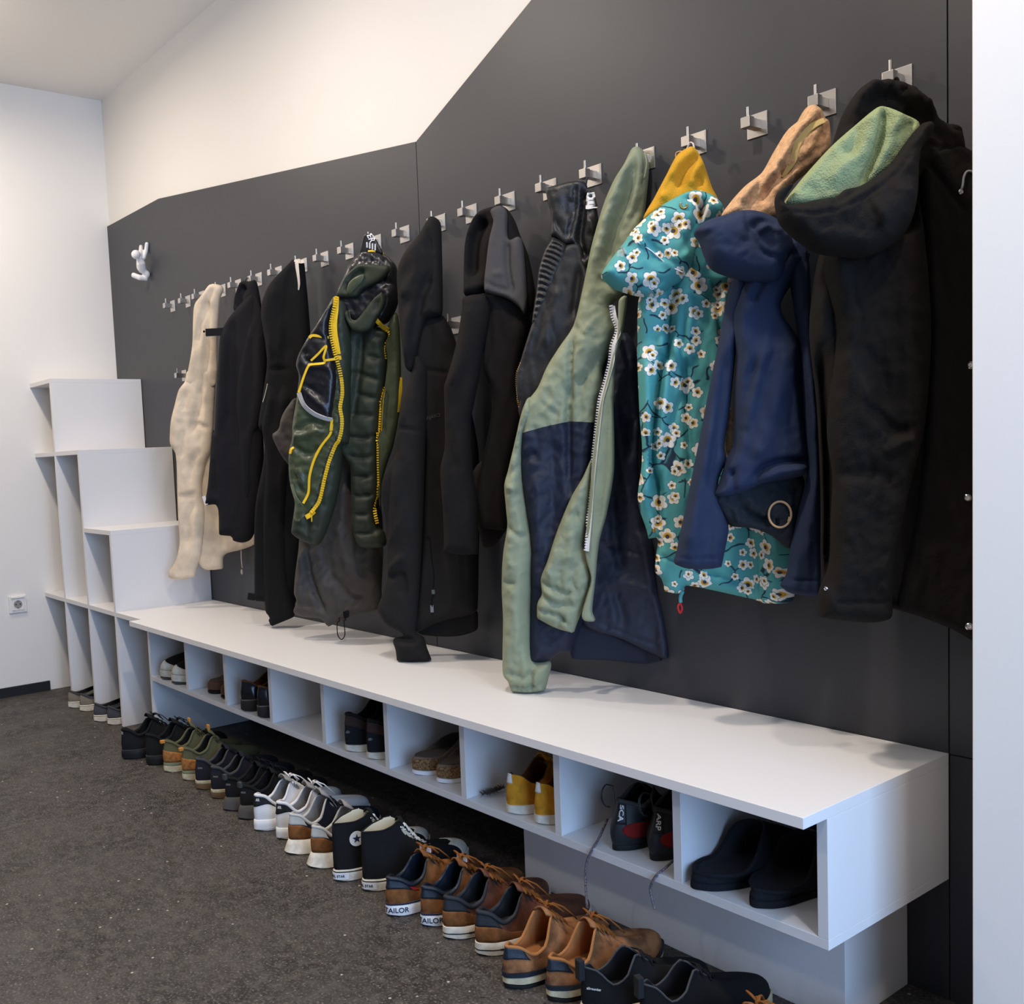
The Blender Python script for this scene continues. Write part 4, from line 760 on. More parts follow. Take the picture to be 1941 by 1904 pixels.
# ================================================================ G11 navy jacket with tan plush lining
pl = Plane(1585, 700, -.04, 40, yw=.035)
g = garment('softshell_jacket', 'navy blue softshell jacket with tan plush lining and a hanging hood', 'jacket', pl, 1560, 205)
fl = piece('plush_lining', zI((800, 385), (832, 337), (880, 325), (930, 360), (945, 400), (972, 425), (978, 560), (945, 620), (860, 700), (770, 775), (720, 860), (700, 1000), (560, 1040), (440, 1030), (335, 985), (380, 900), (470, 800), (570, 720), (640, 600), (720, 470), (780, 420)), pl, .055, tan, g, R=34, push=.0,
    folds=[(zI((740, 470), (600, 700), (480, 940)), -.014, 7), (zI((940, 410), (800, 520), (680, 720), (680, 760)), -.02, 7), (zI((960, 440), (850, 640), (640, 800), (550, 920)), -.022, 8), (zI((840, 430), (720, 620), (600, 800)), .016, 10), (zI((900, 560), (770, 720), (600, 880)), .014, 9), (zI((640, 640), (560, 760), (420, 920)), .012, 12), (zI((880, 620), (960, 560)), -.01, 6)], wr=(.006, 14, 14))
ribbon('seam_tape', zI((945, 400), (860, 450), (790, 540), (760, 640), (700, 740)), [9, 12, 14, 12, 6], fl, mat('khaki_tape', (190, 165, 105)), g, .003)
dl = piece('rolled_lining', zH((735, 1040), (800, 1195), (850, 1250), (1000, 1265), (1130, 1320), (1255, 1400), (1300, 1150), (1330, 900), (1000, 880)), pl, .03, navyd, g, R=16, push=.01, folds=[(zH((900, 1100), (1000, 1200), (1110, 1190)), -.016, 7), (zH((860, 1120), (900, 1220)), .012, 6), (zH((1000, 1150), (1090, 1260)), -.012, 6), (zH((1280, 960), (1270, 1300)), -.006, 4)], wr=(.009, 14, 14))
inn = piece('inner_pile', zH((850, 440), (810, 560), (805, 740), (850, 800), (900, 600)), pl, .012, tan, g, push=-.02)
slL = piece('sleeve', zI((420, 1300), (640, 1250), (720, 1400)) + zH((900, 0), (872, 150), (835, 480), (802, 700), (815, 800), (760, 960), (830, 1235), (800, 1440), (782, 1527, 1), (700, 1541), (560, 1541), (470, 1512), (452, 1490, 1), (480, 1400), (500, 1290), (532, 1150), (562, 1000), (592, 850), (642, 600), (700, 300), (750, 60)), pl, .045, navy, g, R=34, push=.0,
    folds=[(zH((800, 100), (760, 500), (680, 1000)), -.012, 9), (zH((480, 1455), (790, 1455)), -.005, 3, 1), (zH((700, 500), (620, 1000), (560, 1400)), .014, 18), (zH((470, 1460), (480, 1510)), -.006, 4)], wr=(.006, 22, 70))
bd = piece('body', zI((560, 1250), (860, 1200)) + zH((1180, -250), (1310, 0), (1335, 400), (1365, 800), (1362, 885), (1280, 922), (1060, 962), (900, 1032), (735, 1045), (765, 955), (812, 800), (858, 690), (872, 300), (880, 100), (860, -200)), pl, .06, navy, g, R=34, push=.02,
    folds=[(zH((1070, 0), (960, 400), (900, 600)), .012, 12), (zH((1000, 120), (930, 420), (870, 650)), -.014, 9), (zH((1200, 20), (1100, 500), (1000, 800)), .014, 22), (zH((1360, 810), (1200, 800), (1050, 840), (980, 920)), -.02, 6), (zH((1350, 860), (1150, 880), (1020, 960)), .016, 8), (zH((850, 870), (850, 1020)), -.012, 5), (zH((740, 1030), (830, 890), (860, 860)), -.008, 5), (zI((600, 1300), (500, 1500)), -.014, 8), (zH((1280, 100), (1340, 700)), -.014, 7)], wr=(.007, 26, 60))
slR = piece('sleeve', zI((770, 1100), (850, 1200)) + zH((1400, 0), (1442, 500), (1452, 1000), (1453, 1700), (1440, 1722, 1), (1340, 1720), (1240, 1702), (1178, 1652, 1), (1228, 1560), (1250, 1400), (1318, 1100), (1362, 890), (1352, 700), (1325, 300), (1305, 0)) + zI((720, 1180)), pl, .035, navy, g, R=20, push=.04, folds=[(zH((1340, 100), (1400, 700), (1380, 1100), (1330, 1500)), .012, 12), (zH((1215, 1600), (1440, 1605)), -.005, 3, 1)], wr=(.006, 18, 60))
hd = piece('hood', zI((336, 975), (460, 944), (545, 950), (650, 990), (720, 1060), (760, 1150), (720, 1240), (695, 1325), (640, 1372), (520, 1362), (380, 1332), (280, 1290), (240, 1230), (200, 1120), (171, 1072), (235, 1010)), pl, .075, navy, g, R=50, push=.06, step=5,
    folds=[(zI((470, 950), (466, 1030), (480, 1100), (560, 1220), (700, 1260)), -.008, 4), (zI((500, 1080), (560, 1040), (640, 1070)), -.016, 7), (zI((530, 1110), (600, 1070), (680, 1110)), .012, 7), (zI((190, 1085), (300, 1030), (470, 980), (640, 1010)), -.005, 4), (zI((205, 1110), (240, 1240)), -.005, 4)], wr=(.008, 30, 26))
c, nr = hit(dl, *zH((1180, 1170))[0], .004)
P_ = [p for p, _ in track(dl, [zH((1180+math.cos(a)*(76 if a < 5.7 else 66), 1170-math.sin(a)*88))[0] for a in np.linspace(-.6, 6.1, 60)], .006, 25)]
MB().tube(P_, .0022, 8).build('elastic_loop', mat('tan_elastic', (205, 170, 130), .5), g, True)
cord('cord_lock', zH((1164, 1195), (1166, 1235)), dl, .003, seamd, g, .004)
# ================================================================ G12 black coat with green hood lining
pl = Plane(1850, 700, -.05, 38, yw=.045)
g = garment('coat', 'big black wool coat with green mesh hood lining, beside the white wall corner', 'coat', pl, 1700, 170)
bodyb = piece('body', zI((1000, 1000), (1500, 560), (1640, 440), (1745, 490), (1762, 575), (1815, 605), (1900, 640)) + zJ((1390, 300), (1390, 1880), (1320, 1832), (1200, 1762), (1000, 1685), (880, 1650), (560, 1560), (470, 1480), (462, 1000), (440, 500), (400, 0)), pl, .06, blackw, g, R=40, push=-.01,
    folds=[(zJ((440, 200), (490, 800), (490, 1500)), -.05, 12), (zI((1500, 640), (1640, 800), (1760, 950)), -.008, 6), (zI((1520, 600), (1600, 520), (1740, 500)), .016, 12), (zJ((900, 1640), (1320, 1790)), -.004, 4), (zJ((1180, 100), (1150, 900), (1100, 1500)), .014, 40)], wr=(.008, 30, 90))
slv = piece('sleeve', zI((960, 1180), (1420, 1080), (1500, 900)) + zJ((1075, 0), (1045, 600), (950, 1000), (870, 1400), (862, 1600), (850, 1695), (740, 1722), (550, 1707), (448, 1692, 1), (449, 1560), (508, 1400), (520, 1100), (528, 900), (500, 700), (500, 550), (540, 100)), pl, .06, blackw, g, R=44, push=.03,
    folds=[(zJ((600, 200), (620, 350), (800, 700)), .014, 22), (zJ((700, 500), (850, 650), (930, 640)), -.016, 12), (zJ((780, 780), (880, 700), (960, 690)), .016, 12), (zJ((530, 900), (700, 880), (840, 920)), -.01, 14), (zJ((540, 1590), (860, 1590)), -.005, 4, 1), (zJ((520, 1180), (515, 1500)), -.01, 7), (zJ((760, 250), (820, 520)), -.01, 16)], wr=(.01, 34, 50))
front = piece('front_panel', zI((1500, 620), (1560, 600), (1720, 560), (1830, 620)) + zJ((1390, 0), (1390, 1850), (1320, 1815), (1180, 1745), (1000, 1672), (890, 1640), (905, 1500), (985, 1150), (1040, 600), (1065, 100)), pl, .03, blackw, g, R=20, push=.035, wr=(.007, 34, 80), folds=[(zJ((890, 1620), (1000, 1650), (1320, 1790)), -.004, 4), (zI((1520, 640), (1640, 800), (1770, 970)), -.008, 5)])
hoodb = piece('hood', zI((975, 600), (1040, 400), (1100, 288), (1160, 220), (1230, 197), (1320, 210), (1400, 205), (1440, 240), (1495, 305), (1600, 420), (1690, 460), (1750, 510), (1755, 620), (1500, 800), (1300, 900), (1000, 900), (900, 750)), pl, .07, blackw, g, R=44, push=.0,
    folds=[(zI((1060, 420), (1180, 280), (1320, 280), (1480, 380), (1600, 440)), .03, 16), (zI((1230, 230), (1270, 300)), -.012, 7), (zI((1300, 260), (1380, 330)), -.012, 7), (zI((1420, 270), (1540, 400)), .012, 9)], wr=(.008, 26, 26))
gl = piece('hood_lining', zI((705, 905), (780, 790), (900, 650), (1000, 545), (1130, 432), (1240, 342), (1290, 326), (1400, 370), (1510, 440), (1430, 600), (1330, 720), (1250, 790), (1150, 850), (1040, 900), (900, 920), (780, 935)), pl, .03, greenl, g, R=20, push=.075, step=5,
    folds=[(zI((1290, 340), (1240, 600), (1150, 800)), -.022, 6), (zI((1250, 380), (1150, 600), (960, 800)), .012, 20), (zI((1130, 440), (1120, 560), (1060, 640)), -.012, 10), (zI((1380, 370), (1320, 560), (1200, 760)), .012, 12), (zI((1460, 430), (1400, 480), (1340, 520)), -.01, 8)], wr=(.006, 30, 30))
brim = piece('hood_brim', zI((650, 885), (672, 830), (765, 782), (722, 850), (708, 903), (780, 905), (900, 880), (1000, 868), (1060, 822), (1150, 800), (1250, 738), (1330, 670), (1420, 545), (1508, 438), (1570, 425), (1590, 470), (1540, 540), (1510, 600), (1500, 700), (1492, 850), (1460, 1000), (1400, 1098), (1300, 1170), (1180, 1216), (1050, 1212), (900, 1190), (790, 1122), (720, 1062), (672, 1000)), pl, .06, blackw, g, R=46, push=.11, step=5,
    folds=[(zI((690, 960), (800, 990), (960, 980), (1150, 900), (1350, 750), (1480, 560)), -.006, 4), (zI((1000, 880), (980, 950)), -.01, 7), (zI((1150, 810), (1100, 850), (1000, 930)), -.01, 7), (zI((1200, 1000), (1330, 950), (1440, 850)), .016, 24)], wr=(.008, 30, 30))
for q in ((1308, 275), (1290, 1023), (1299, 1748)): stud('button', *zJ(q)[0], [front, bodyb], .0062, chrome, g, .004)
stud('button', *zJ((495, 1535))[0], [slv, bodyb], .004, chrome, g, .003)
stud('eyelet', *zI((1755, 826))[0], [front, bodyb], .0045, chrome, g)
cord('drawcord', zI((1755, 822), (1768, 790), (1775, 740), (1790, 708), (1812, 702), (1860, 720)), [front, bodyb], .0018, mat('grey_cord', (140, 140, 146)), g, .003)
P_ = [at(*q, y=-.07) for q in catmull(zI((1330, 215), (1360, 170), (1378, 150), (1395, 200), (1420, 260)), 5)]; MB().tube(P_, .004, 6, flat=.5).build('hanger_loop', blackw, g, True)
# ================================================================ white climbing figure hook
fm = mat('white_plastic_figure', (240, 238, 236), .35, .4)
fg = thing('figurine_hook', 'small white climbing figure hook stuck high on the dark panel', 'figurine', at(265, 495, y=-.001))
mb = MB()
def cap(pts, r): mb.tube([at(u, v, y=y) for u, v, y in pts], r, 14)
def ball(u, v, y, r):
    bm = bmesh.new(); bmesh.ops.create_uvsphere(bm, u_segments=18, v_segments=12, radius=r); c = at(u, v, y=y); bm.verts.index_update()
    mb.add([c+x.co for x in bm.verts], [[x.index for x in f.verts] for f in bm.faces]); bm.free()
zq = Z(0, 400, 4.533)
def fz(x, y, d): q = zq((x, y))[0]; return (q[0], q[1], d)
ball(*fz(1168, 375, -.075), .0205)
cap([fz(1195, 410, -.05), fz(1210, 450, -.045), fz(1215, 490, -.038), fz(1230, 525, -.03)], [.012, .0205, .021, .014])
for k, pts in enumerate(((fz(1200, 440, -.04), fz(1235, 400, -.025), fz(1255, 340, -.010), fz(1262, 285, -.0075)), (fz(1190, 420, -.05), fz(1198, 380, -.045), fz(1210, 340, -.03), fz(1212, 308, -.018)))):
    cap(pts, [.012, .0105, .0095, .009]); ball(*pts[-1], .009)
for dv in (0, 12):
    pts = (fz(1228, 510, -.03), fz(1262, 540+dv*.5, -.014), fz(1255, 575+dv*.4, -.016), fz(1200, 572+dv*.3, -.045), fz(1148, 550+dv*.5, -.065))
    cap(pts, [.014, .014, .0125, .0115, .0105]); ball(*pts[-1], .0105); ball(*pts[1], .0138)
body_ = mb.build('body', fm, fg, True)
rm = body_.modifiers.new('merge', 'REMESH'); rm.mode = 'VOXEL'; rm.voxel_size = .003; rm.use_smooth_shade = True
sm_ = body_.modifiers.new('soft', 'SMOOTH'); sm_.iterations = 4; sm_.factor = .5
# ================================================================ shoes
def sm(x, a, b):
    t = min(1, max(0, (x-a)/(b-a))); return t*t*(3-2*t)
def curve1(pts):
    xs = np.array([p[0] for p in pts], float); ys = np.array([p[1] for p in pts], float)
    def f(t):
        t = min(xs[-1], max(xs[0], t)); i = int(np.searchsorted(xs, t)-1); i = min(max(i, 0), len(xs)-2)
        d = np.diff(ys)/np.diff(xs); m = np.zeros(len(xs)); m[1:-1] = np.where(d[:-1]*d[1:] > 0, 2*d[:-1]*d[1:]/(d[:-1]+d[1:]+1e-12), 0); m[0] = d[0]; m[-1] = d[-1]
        h = xs[i+1]-xs[i]; s = (t-xs[i])/h
        return ys[i]*(2*s**3-3*s**2+1)+h*m[i]*(s**3-2*s**2+s)+ys[i+1]*(-2*s**3+3*s**2)+h*m[i+1]*(s**3-s**2)
    return f
BW = curve1([(0, .36), (.1, .74), (.2, .79), (.35, .76), (.5, .83), (.62, .95), (.72, 1.0), (.82, .96), (.92, .80), (1, .5)])
class Shoe:
    """parametric shoe: heel back at the origin, toe towards +y"""
    def __init__(s, side=1, L=.30, W=.106, hs=.024, ht=.018, Hh=.085, Ha=.062, Hf=.108, Hv=.060, toeH=.031, yt=.60, rw=1., hx=.0, spring=.006, flare=0, lean=.0, round_=1., y0=.012, bulge=.004):
        s.__dict__.update(locals()); s.N = 56
        s.RW = curve1([(0, .2), (.12, .64), (.28, .94), (.42, .94), (.56, .72), (.68, .44), (.88, .33), (1, .15)])
        s.RZ = curve1([(0, Hh), (.1, Hh-.004), (.28, Ha), (.42, Ha+.008), (.6, Hf), (.75, Hf-.016), (1, Hv)])
    def zs(s, t): return s.hs+(s.ht-s.hs)*sm(t, .3, .6)
    def lift(s, t): return s.spring*max(0, (t-.72)/.28)**2
    def bot(s, u, out=0):
        a = 2*PI*u; t = (1-math.cos(a))/2; sg = math.sin(a)
        w = s.W/2*BW(t)*abs(sg)**.62*(1 if sg >= 0 else -1) if t > .0 else 0
        c = -s.side*.007*math.sin(PI*min(1, t*1.05))+s.side*.006*sm(t, .5, 1)*-1
        y = s.L*t
        p = Vector((w+c, y, 0))
        if out:
            e = 1e-3; q = s.bot(u+e)-s.bot(u-e); nrm = Vector((q.y, -q.x, 0)); nrm = nrm.normalized() if nrm.length > 1e-9 else Vector((0, -1, 0)); p += nrm*out
        return p, t
    def bot(s, u, out=0, _r=True):
        a = 2*PI*u; t = (1-math.cos(a))/2; sg = math.sin(a)
        w = s.W/2*BW(t)*(abs(sg)**.62)*(1 if sg >= 0 else -1)
        c = -s.side*.006*math.sin(PI*t)-s.side*.007*sm(t, .5, 1)
        p = Vector((w+c, s.L*t, 0))
        if out and _r:
            e = 2e-3; q = s.bot(u+e, 0)-s.bot(u-e, 0); nv = Vector((q.y, -q.x, 0))
            p += (nv.normalized() if nv.length > 1e-9 else Vector((0, -1, 0)))*out
        return p
    def tt(s, u): return (1-math.cos(2*PI*u))/2
    def rim(s, u, inset=0):
        t = s.tt(u); sg = math.sin(2*PI*u); y0 = s.L*s.y0-s.lean; y1 = s.L*s.yt
        w = (.034*s.rw-inset)*s.RW(t)*(abs(sg)**.55)*(1 if sg >= 0 else -1)
        y = y0+inset+(y1-y0-2*inset)*t
        c = -s.side*.006*math.sin(PI*y/s.L)-s.side*.007*sm(y/s.L, .5, 1)
        return Vector((w+c, y, s.RZ(t)))
    def surf(s, u, v, off=0):
        P0 = s.bot(u); t = s.tt(u); z0 = s.zs(t)-.002; P0.z = z0+s.lift(t); P3 = s.rim(u); wt = sm(t, .55, .97)
        H = P3.z-P0.z
        d = P0-P3; d.z = 0
        out = d.normalized() if d.length > 1e-6 else Vector((0, -1, 0))
        P1 = P0+Vector((0, 0, .45*H*(1-wt)+s.toeH*s.round_*1.25*wt))+out*(s.bulge*(1-wt))
        P2a = P3+Vector((0, 0, -.42*H))+out*.004
        P2b = P3+d*.5; P2b.z = P3.z*.34+(P0.z+s.toeH*1.12)*.66
        P2 = P2a*(1-wt)+P2b*wt
        b = 1-v; p = P0*b**3+P1*(3*b*b*v)+P2*(3*b*v*v)+P3*v**3
        if off:
            e = 4e-3; v2 = min(1, v+e); v1 = max(0, v-e)
            du = s.surf(u+e, v)-s.surf(u-e, v); dv = s.surf(u, v2)-s.surf(u, v1)
            n = du.cross(dv)
            if n.length > 1e-12: p = p+n.normalized()*off
        return p
    # ---- parts
    def grid(s, name, m, par, nv=12, u0=None, u1=None, vlo=None, vhi=None, off=0, nu=None, th=.0):
        """patch of the upper between vlo(u) and vhi(u); closed shell when th"""
        full = u0 is None; nu = nu or (s.N if full else max(6, int(s.N*(u1-u0)*1.6)))
        U = [k/nu for k in range(nu)] if full else [u0+(u1-u0)*k/nu for k in range(nu+1)]
        lo = vlo or (lambda u: 0); hi = vhi or (lambda u: 1)
        V = []; n = len(U)
        for u in U:
            for j in range(nv+1):
                v = lo(u)+(hi(u)-lo(u))*j/nv; V.append(s.surf(u, v, off))
        F = []
        for i in range(n if full else n-1):
            for j in range(nv): a = i*(nv+1)+j; b = ((i+1) % n)*(nv+1)+j; F.append((a, b, b+1, a+1))
        if th:
            b0 = len(V)
            for u in U:
                for j in range(nv+1): V.append(s.surf(u, lo(u)+(hi(u)-lo(u))*j/nv, off-th))
            F += [tuple(i+b0 for i in f[::-1]) for f in F]
            ring = [i*(nv+1) for i in range(n)]+[(n-1)*(nv+1)+j for j in range(1, nv+1)]+[i*(nv+1)+nv for i in range(n-2, -1, -1)]+[j for j in range(nv-1, 0, -1)]
            if not full: F += [(ring[k], ring[(k+1) % len(ring)], ring[(k+1) % len(ring)]+b0, ring[k]+b0) for k in range(len(ring))]
        return mesh(name, V, F, m, par, True, world=False)
    def upper(s, m, par, name='upper'): return s.grid(name, m, par, 14)
    def lining(s, m, par):
        rows = [(0, 0, 0), (.0025, .0012, 0), (.005, -.001, 0), (.006, None, .5), (.008, None, .0)]
        V = []; N = s.N
        for ins, dz, f in rows:
            for k in range(N):
                u = k/N; p = s.rim(u, ins)
                if dz is not None: p.z += dz
                else:
                    q = s.bot(u)*.84+Vector((0, s.L*.02, 0)); q.y = min(q.y, s.L*.9); zb = s.zs(s.tt(u))+.012
                    q.z = zb; p = p*f+q*(1-f)
                    p.z = max(p.z, zb)
                V.append(p)
        F = [(j*N+k, j*N+(k+1) % N, (j+1)*N+(k+1) % N, (j+1)*N+k) for j in range(len(rows)-1) for k in range(N)]
        F.append(tuple((len(rows)-1)*N+k for k in range(N)))
        return mesh('lining', V, F, m, par, True, world=False, auto=60)
    def sole(s, m, par, name='sole', z0=0., z1=1., out=.003, nout=None):
        """layer of the sole between the fractions z0..z1 of its height"""
        N = s.N; V = []
        fr = [(z0, -.004), (z0+(z1-z0)*.08, 0), (z0+(z1-z0)*.5, .0006), (z0+(z1-z0)*.92, .0), (z1, -.003)]
        for f, o in fr:
            for k in range(N):
                u = k/N; t = s.tt(u); p = s.bot(u, out+o+s.flare*(1-f)*(1-sm(t, .25, .5)))
                p.z = s.zs(t)*f+s.lift(t)*(1 if f > .1 else 1)+(.004*max(0, 1-t/.06)*(1-f) if s.spring else 0); V.append(p)
        n = len(fr); F = [(j*N+k, j*N+(k+1) % N, (j+1)*N+(k+1) % N, (j+1)*N+k) for j in range(n-1) for k in range(N)]
        F += [tuple(range(N-1, -1, -1)), tuple((n-1)*N+k for k in range(N))]
        return mesh(name, V, F, m, par, True, world=False, auto=50)
    def band(s, name, m, par, z0, z1, out, u0=0., u1=1.):
        full = u1-u0 > .99; nu = s.N if full else max(8, int(s.N*(u1-u0)*1.5)); U = [u0+(u1-u0)*k/nu for k in range(nu+(0 if full else 1))]; V = []
        for u in U:
            t = s.tt(u)
            for f, o in ((z0, out-.003), (z0, out), (z1, out), (z1, out-.003)):
                p = s.bot(u, o+s.flare*(1-f)*(1-sm(t, .25, .5))); p.z = s.zs(t)*f+s.lift(t); V.append(p)
        n = len(U); F = [(i*4+j, ((i+1) % n)*4+j, ((i+1) % n)*4+(j+1) % 4, i*4+(j+1) % 4) for i in range(n if full else n-1) for j in range(4)]
        if not full: F += [(0, 1, 2, 3), tuple((n-1)*4+j for j in (3, 2, 1, 0))]
        return mesh(name, V, F, m, par, False, world=False)
    def collar(s, m, par, r=.0045, tmax=.62, name='collar', dz=0):
        n = 40; u1 = math.acos(1-2*tmax)/(2*PI); P = []; R = []
        for k in range(n+1):
            u = -u1+2*u1*k/n; p = s.rim(u, .0015); p.z += dz; P.append(p); R.append(r*(.45+.55*min(1, (1-abs(2*k/n-1))*4)))
        return MB().tube(P, R, 8).build(name, m, par, True, world=False)
    def tongue(s, m, par, top=.022, back=.33, w0=.011, w1=.024, th=.004, name='tongue', curl=.0):
        nv, nu = 9, 8; y1 = s.L*s.yt; yb = s.L*back; V = []
        for lay in (0, 1):
            for j in range(nv+1):
                f = j/nv; y = y1+.012+(yb-y1-.012)*f; c = -s.side*.006*math.sin(PI*y/s.L)-s.side*.007*sm(y/s.L, .5, 1)
                tr = (y-s.L*s.y0)/(y1-s.L*s.y0); z = s.RZ(min(1, max(.6, tr)))-.004+max(0, f-.45)/.55*(top)
                if tr < .6: z = s.Hf-.004+max(0, f-.45)/.55*top
                if tr > 1: z = s.Hv-.012
                w = w0+(w1-w0)*f; w *= 1-.35*max(0, f-.9)/.1
                for i in range(nu+1):
                    a = -1+2*i/nu; V.append(Vector((c+w*a, y+curl*max(0, f-.8)*5*.01, z-.006*a*a*(1+f)-lay*th)))
        n1 = (nv+1)*(nu+1); F = []
        for j in range(nv):
            for i in range(nu): a = j*(nu+1)+i; F += [(a, a+1, a+nu+2, a+nu+1), (n1+a, n1+a+nu+1, n1+a+nu+2, n1+a+1)]
        ring = list(range(nu+1))+[j*(nu+1)+nu for j in range(1, nv+1)]+[nv*(nu+1)+i for i in range(nu-1, -1, -1)]+[j*(nu+1) for j in range(nv-1, 0, -1)]
        F += [(ring[k], ring[(k+1) % len(ring)], n1+ring[(k+1) % len(ring)], n1+ring[k]) for k in range(len(ring))]
        return mesh(name, V, F, m, par, True, world=False)
    def rimside(s, t, sg, inset=-.006):
        u = math.acos(1-2*t)/(2*PI)*sg; p = s.rim(u); p.x += -sg*inset; p.z += .002; return p
    def laces(s, m, par, n=5, r=.0027, bow=True, t0=.62, t1=.95, cross=True):
        mb = MB(); prev = None
        for k in range(n):
            t = t0+(t1-t0)*k/(n-1); a, b = s.rimside(t, 1), s.rimside(t, -1); mid = (a+b)/2+Vector((0, .002, .006))
            mb.tube([a+Vector((.004, 0, -.004)), a, mid, b, b+Vector((-.004, 0, -.004))], r, 6, flat=.6)
            if cross and k:
                pa, pb = prev; mb.tube([pa, (pa+b)/2+Vector((0, 0, .007)), b], r, 6, flat=.6); mb.tube([pb, (pb+a)/2+Vector((0, 0, .0085)), a], r, 6, flat=.6)
            prev = (a, b)
        if bow:
            c = (s.rimside(t0, 1)+s.rimside(t0, -1))/2+Vector((0, .006, .010))
            bm = bmesh.new(); bmesh.ops.create_icosphere(bm, subdivisions=1, radius=r*2.1); bm.verts.index_update(); mb.add([c+v.co for v in bm.verts], [[v.index for v in f.verts] for f in bm.faces]); bm.free()
            for sg in (1, -1):
                mb.tube([c, c+Vector((sg*.012, -.004, .010)), c+Vector((sg*.026, .0, .008)), c+Vector((sg*.034, .010, -.004)), c+Vector((sg*.026, .016, -.008)), c+Vector((sg*.010, .008, .003)), c], r, 6, flat=.6)
                mb.tube([c, c+Vector((sg*.008, .010, .005)), c+Vector((sg*.020, .026, -.004)), c+Vector((sg*.030, .040, -.020)), c+Vector((sg*.034, .052, -.034))], r*.9, 6, flat=.6)
        return mb.build('laces', m, par, True, world=False)
    def eyelets(s, m, par, n=5, r=.0032, t0=.62, t1=.95):
        for sg in (1,):
            for k in range(n):
                t = t0+(t1-t0)*k/(n-1); u = math.acos(1-2*t)/(2*PI)*sg; p = s.surf(u, .90, .001); q = s.surf(u, .90, .004); nr = (q-p).normalized(); a = nr.orthogonal().normalized(); b = nr.cross(a); V = []; F = []
                for rr, hh in ((1, 0), (.9, .0015), (.55, .0012), (.5, 0)):
                    for i in range(10): V.append(p+(a*math.cos(2*PI*i/10)+b*math.sin(2*PI*i/10))*r*rr+nr*hh)
                for j in range(3):
                    for i in range(10): F.append((j*10+i, j*10+(i+1) % 10, (j+1)*10+(i+1) % 10, (j+1)*10+i))
                F.append(tuple(30+i for i in range(10)))
                mesh('eyelet', V, F, m, par, True, world=False)
    def heel_text(s, name, txt, m, par, size, uc, zf, on='sole', out=.0042, bold=.01, sx=1., turn=False):
        V, F = text_mesh(txt, 1, .02, bold); res = []
        # arc length along the outline near the heel
        us = np.linspace(-.3, .3, 241); pts = [s.bot(u, .003) for u in us]; d = np.r_[0, np.cumsum([(pts[i+1]-pts[i]).length for i in range(240)])]; d0 = np.interp(uc, us, d)
        for v in V:
            if turn: v = Vector((v.y, -v.x, v.z))
            u = float(np.interp(d0+v.x*size*sx, d, us))
            if on == 'sole':
                t = s.tt(u); p = s.bot(u, out+(.0004 if v.z > 0 else -.0004)+s.flare*.5); p.z = s.zs(t)*zf+v.y*size+s.lift(t)
            else: p = s.surf(u, zf+v.y*size/max(.03, s.Hh-s.hs), .0016+(.0004 if v.z > 0 else -.0004))
            res.append(p)
        return mesh(name, res, F, m, par, False, world=False)
def pair(kind, builder, spots, labels, group, cat='shoe', z=0.0):
    """spots: (x, y, turn) of the left and the right shoe"""
    for (x, y, r), lab, side in zip(spots, labels, (-1, 1)):
        t = thing(kind, lab, cat, (x, y, z), math.radians(r), group)
        builder(side, t)
S_ = dict(rough=.9, spec=.15)
suede_br = mat('brown_suede', (124, 80, 45), bump=.35, bscale=500, var=.18, vscale=40, **S_)
suede_tan = mat('tan_suede', (142, 97, 64), bump=.35, bscale=500, var=.2, vscale=35, **S_)
suede_dk = mat('dark_brown_leather', (92, 54, 36), rough=.6, spec=.35, bump=.2, bscale=200, var=.2, vscale=30)
lacebr = mat('brown_lace', (128, 80, 38), **S_)
navyle = mat('navy_leather', (28, 35, 46), rough=.45, spec=.4, bump=.25, bscale=220)
blackle = mat('black_nubuck', (40, 42, 46), rough=.6, spec=.3, bump=.25, bscale=300)
offw = mat('offwhite_rubber', (222, 214, 196), rough=.55, spec=.35, var=.06, vscale=60)
whiter = mat('white_rubber', (236, 234, 232), rough=.5, spec=.35)
creamr = mat('cream_rubber', (206, 192, 158), rough=.6, var=.08, vscale=60)
blackr = mat('black_rubber', (24, 24, 25), rough=.6)
canvas = mat('black_canvas', (30, 31, 32), bump=.5, bscale=900, **S_)
creamc = mat('cream_canvas', (212, 204, 178), bump=.4, bscale=700, **S_)
greyc = mat('grey_lining', (150, 146, 142), bump=.3, bscale=500, **S_)
greyd = mat('dark_grey_fabric', (72, 71, 72), bump=.4, bscale=500, **S_)
wleather = mat('white_leather', (232, 230, 228), rough=.45, spec=.35, bump=.08, bscale=200)
redm = mat('red_patch', (176, 56, 46), **S_)
navyt = mat('navy_print', (36, 44, 72), rough=.6)
tanlin = mat('tan_lining', (172, 116, 68), bump=.2, bscale=400, **S_)
darkin = mat('dark_insole', (30, 29, 30), **S_)
taupe = mat('taupe_felt', (128, 112, 98), bump=.4, bscale=400, **S_)
cork = mat('cork', (122, 92, 62), bump=.6, bscale=260, var=.3, vscale=220, **S_)
yell = mat('mustard_suede', (200, 138, 40), bump=.3, bscale=500, var=.1, vscale=40, **S_)
felt = mat('black_felt', (30, 31, 36), bump=.8, bscale=300, sheen=.1, **S_)
silver = mat('silver_eyelet', (210, 208, 204), .25, metal=1)
greyrub = mat('grey_rubber_sole', (78, 76, 74), rough=.65)
oliveu = mat('olive_suede', (96, 94, 68), bump=.3, bscale=400, **S_)
tanh = mat('tan_heel_leather', (164, 110, 62), bump=.4, bscale=350, var=.15, vscale=90, **S_)
sagem = mat('sage_midsole', (134, 140, 112), **S_)
brownr = mat('brown_gum_sole', (112, 88, 60), rough=.6)
def hp(w):   # half width of a heel patch as a u range
    return -w, w
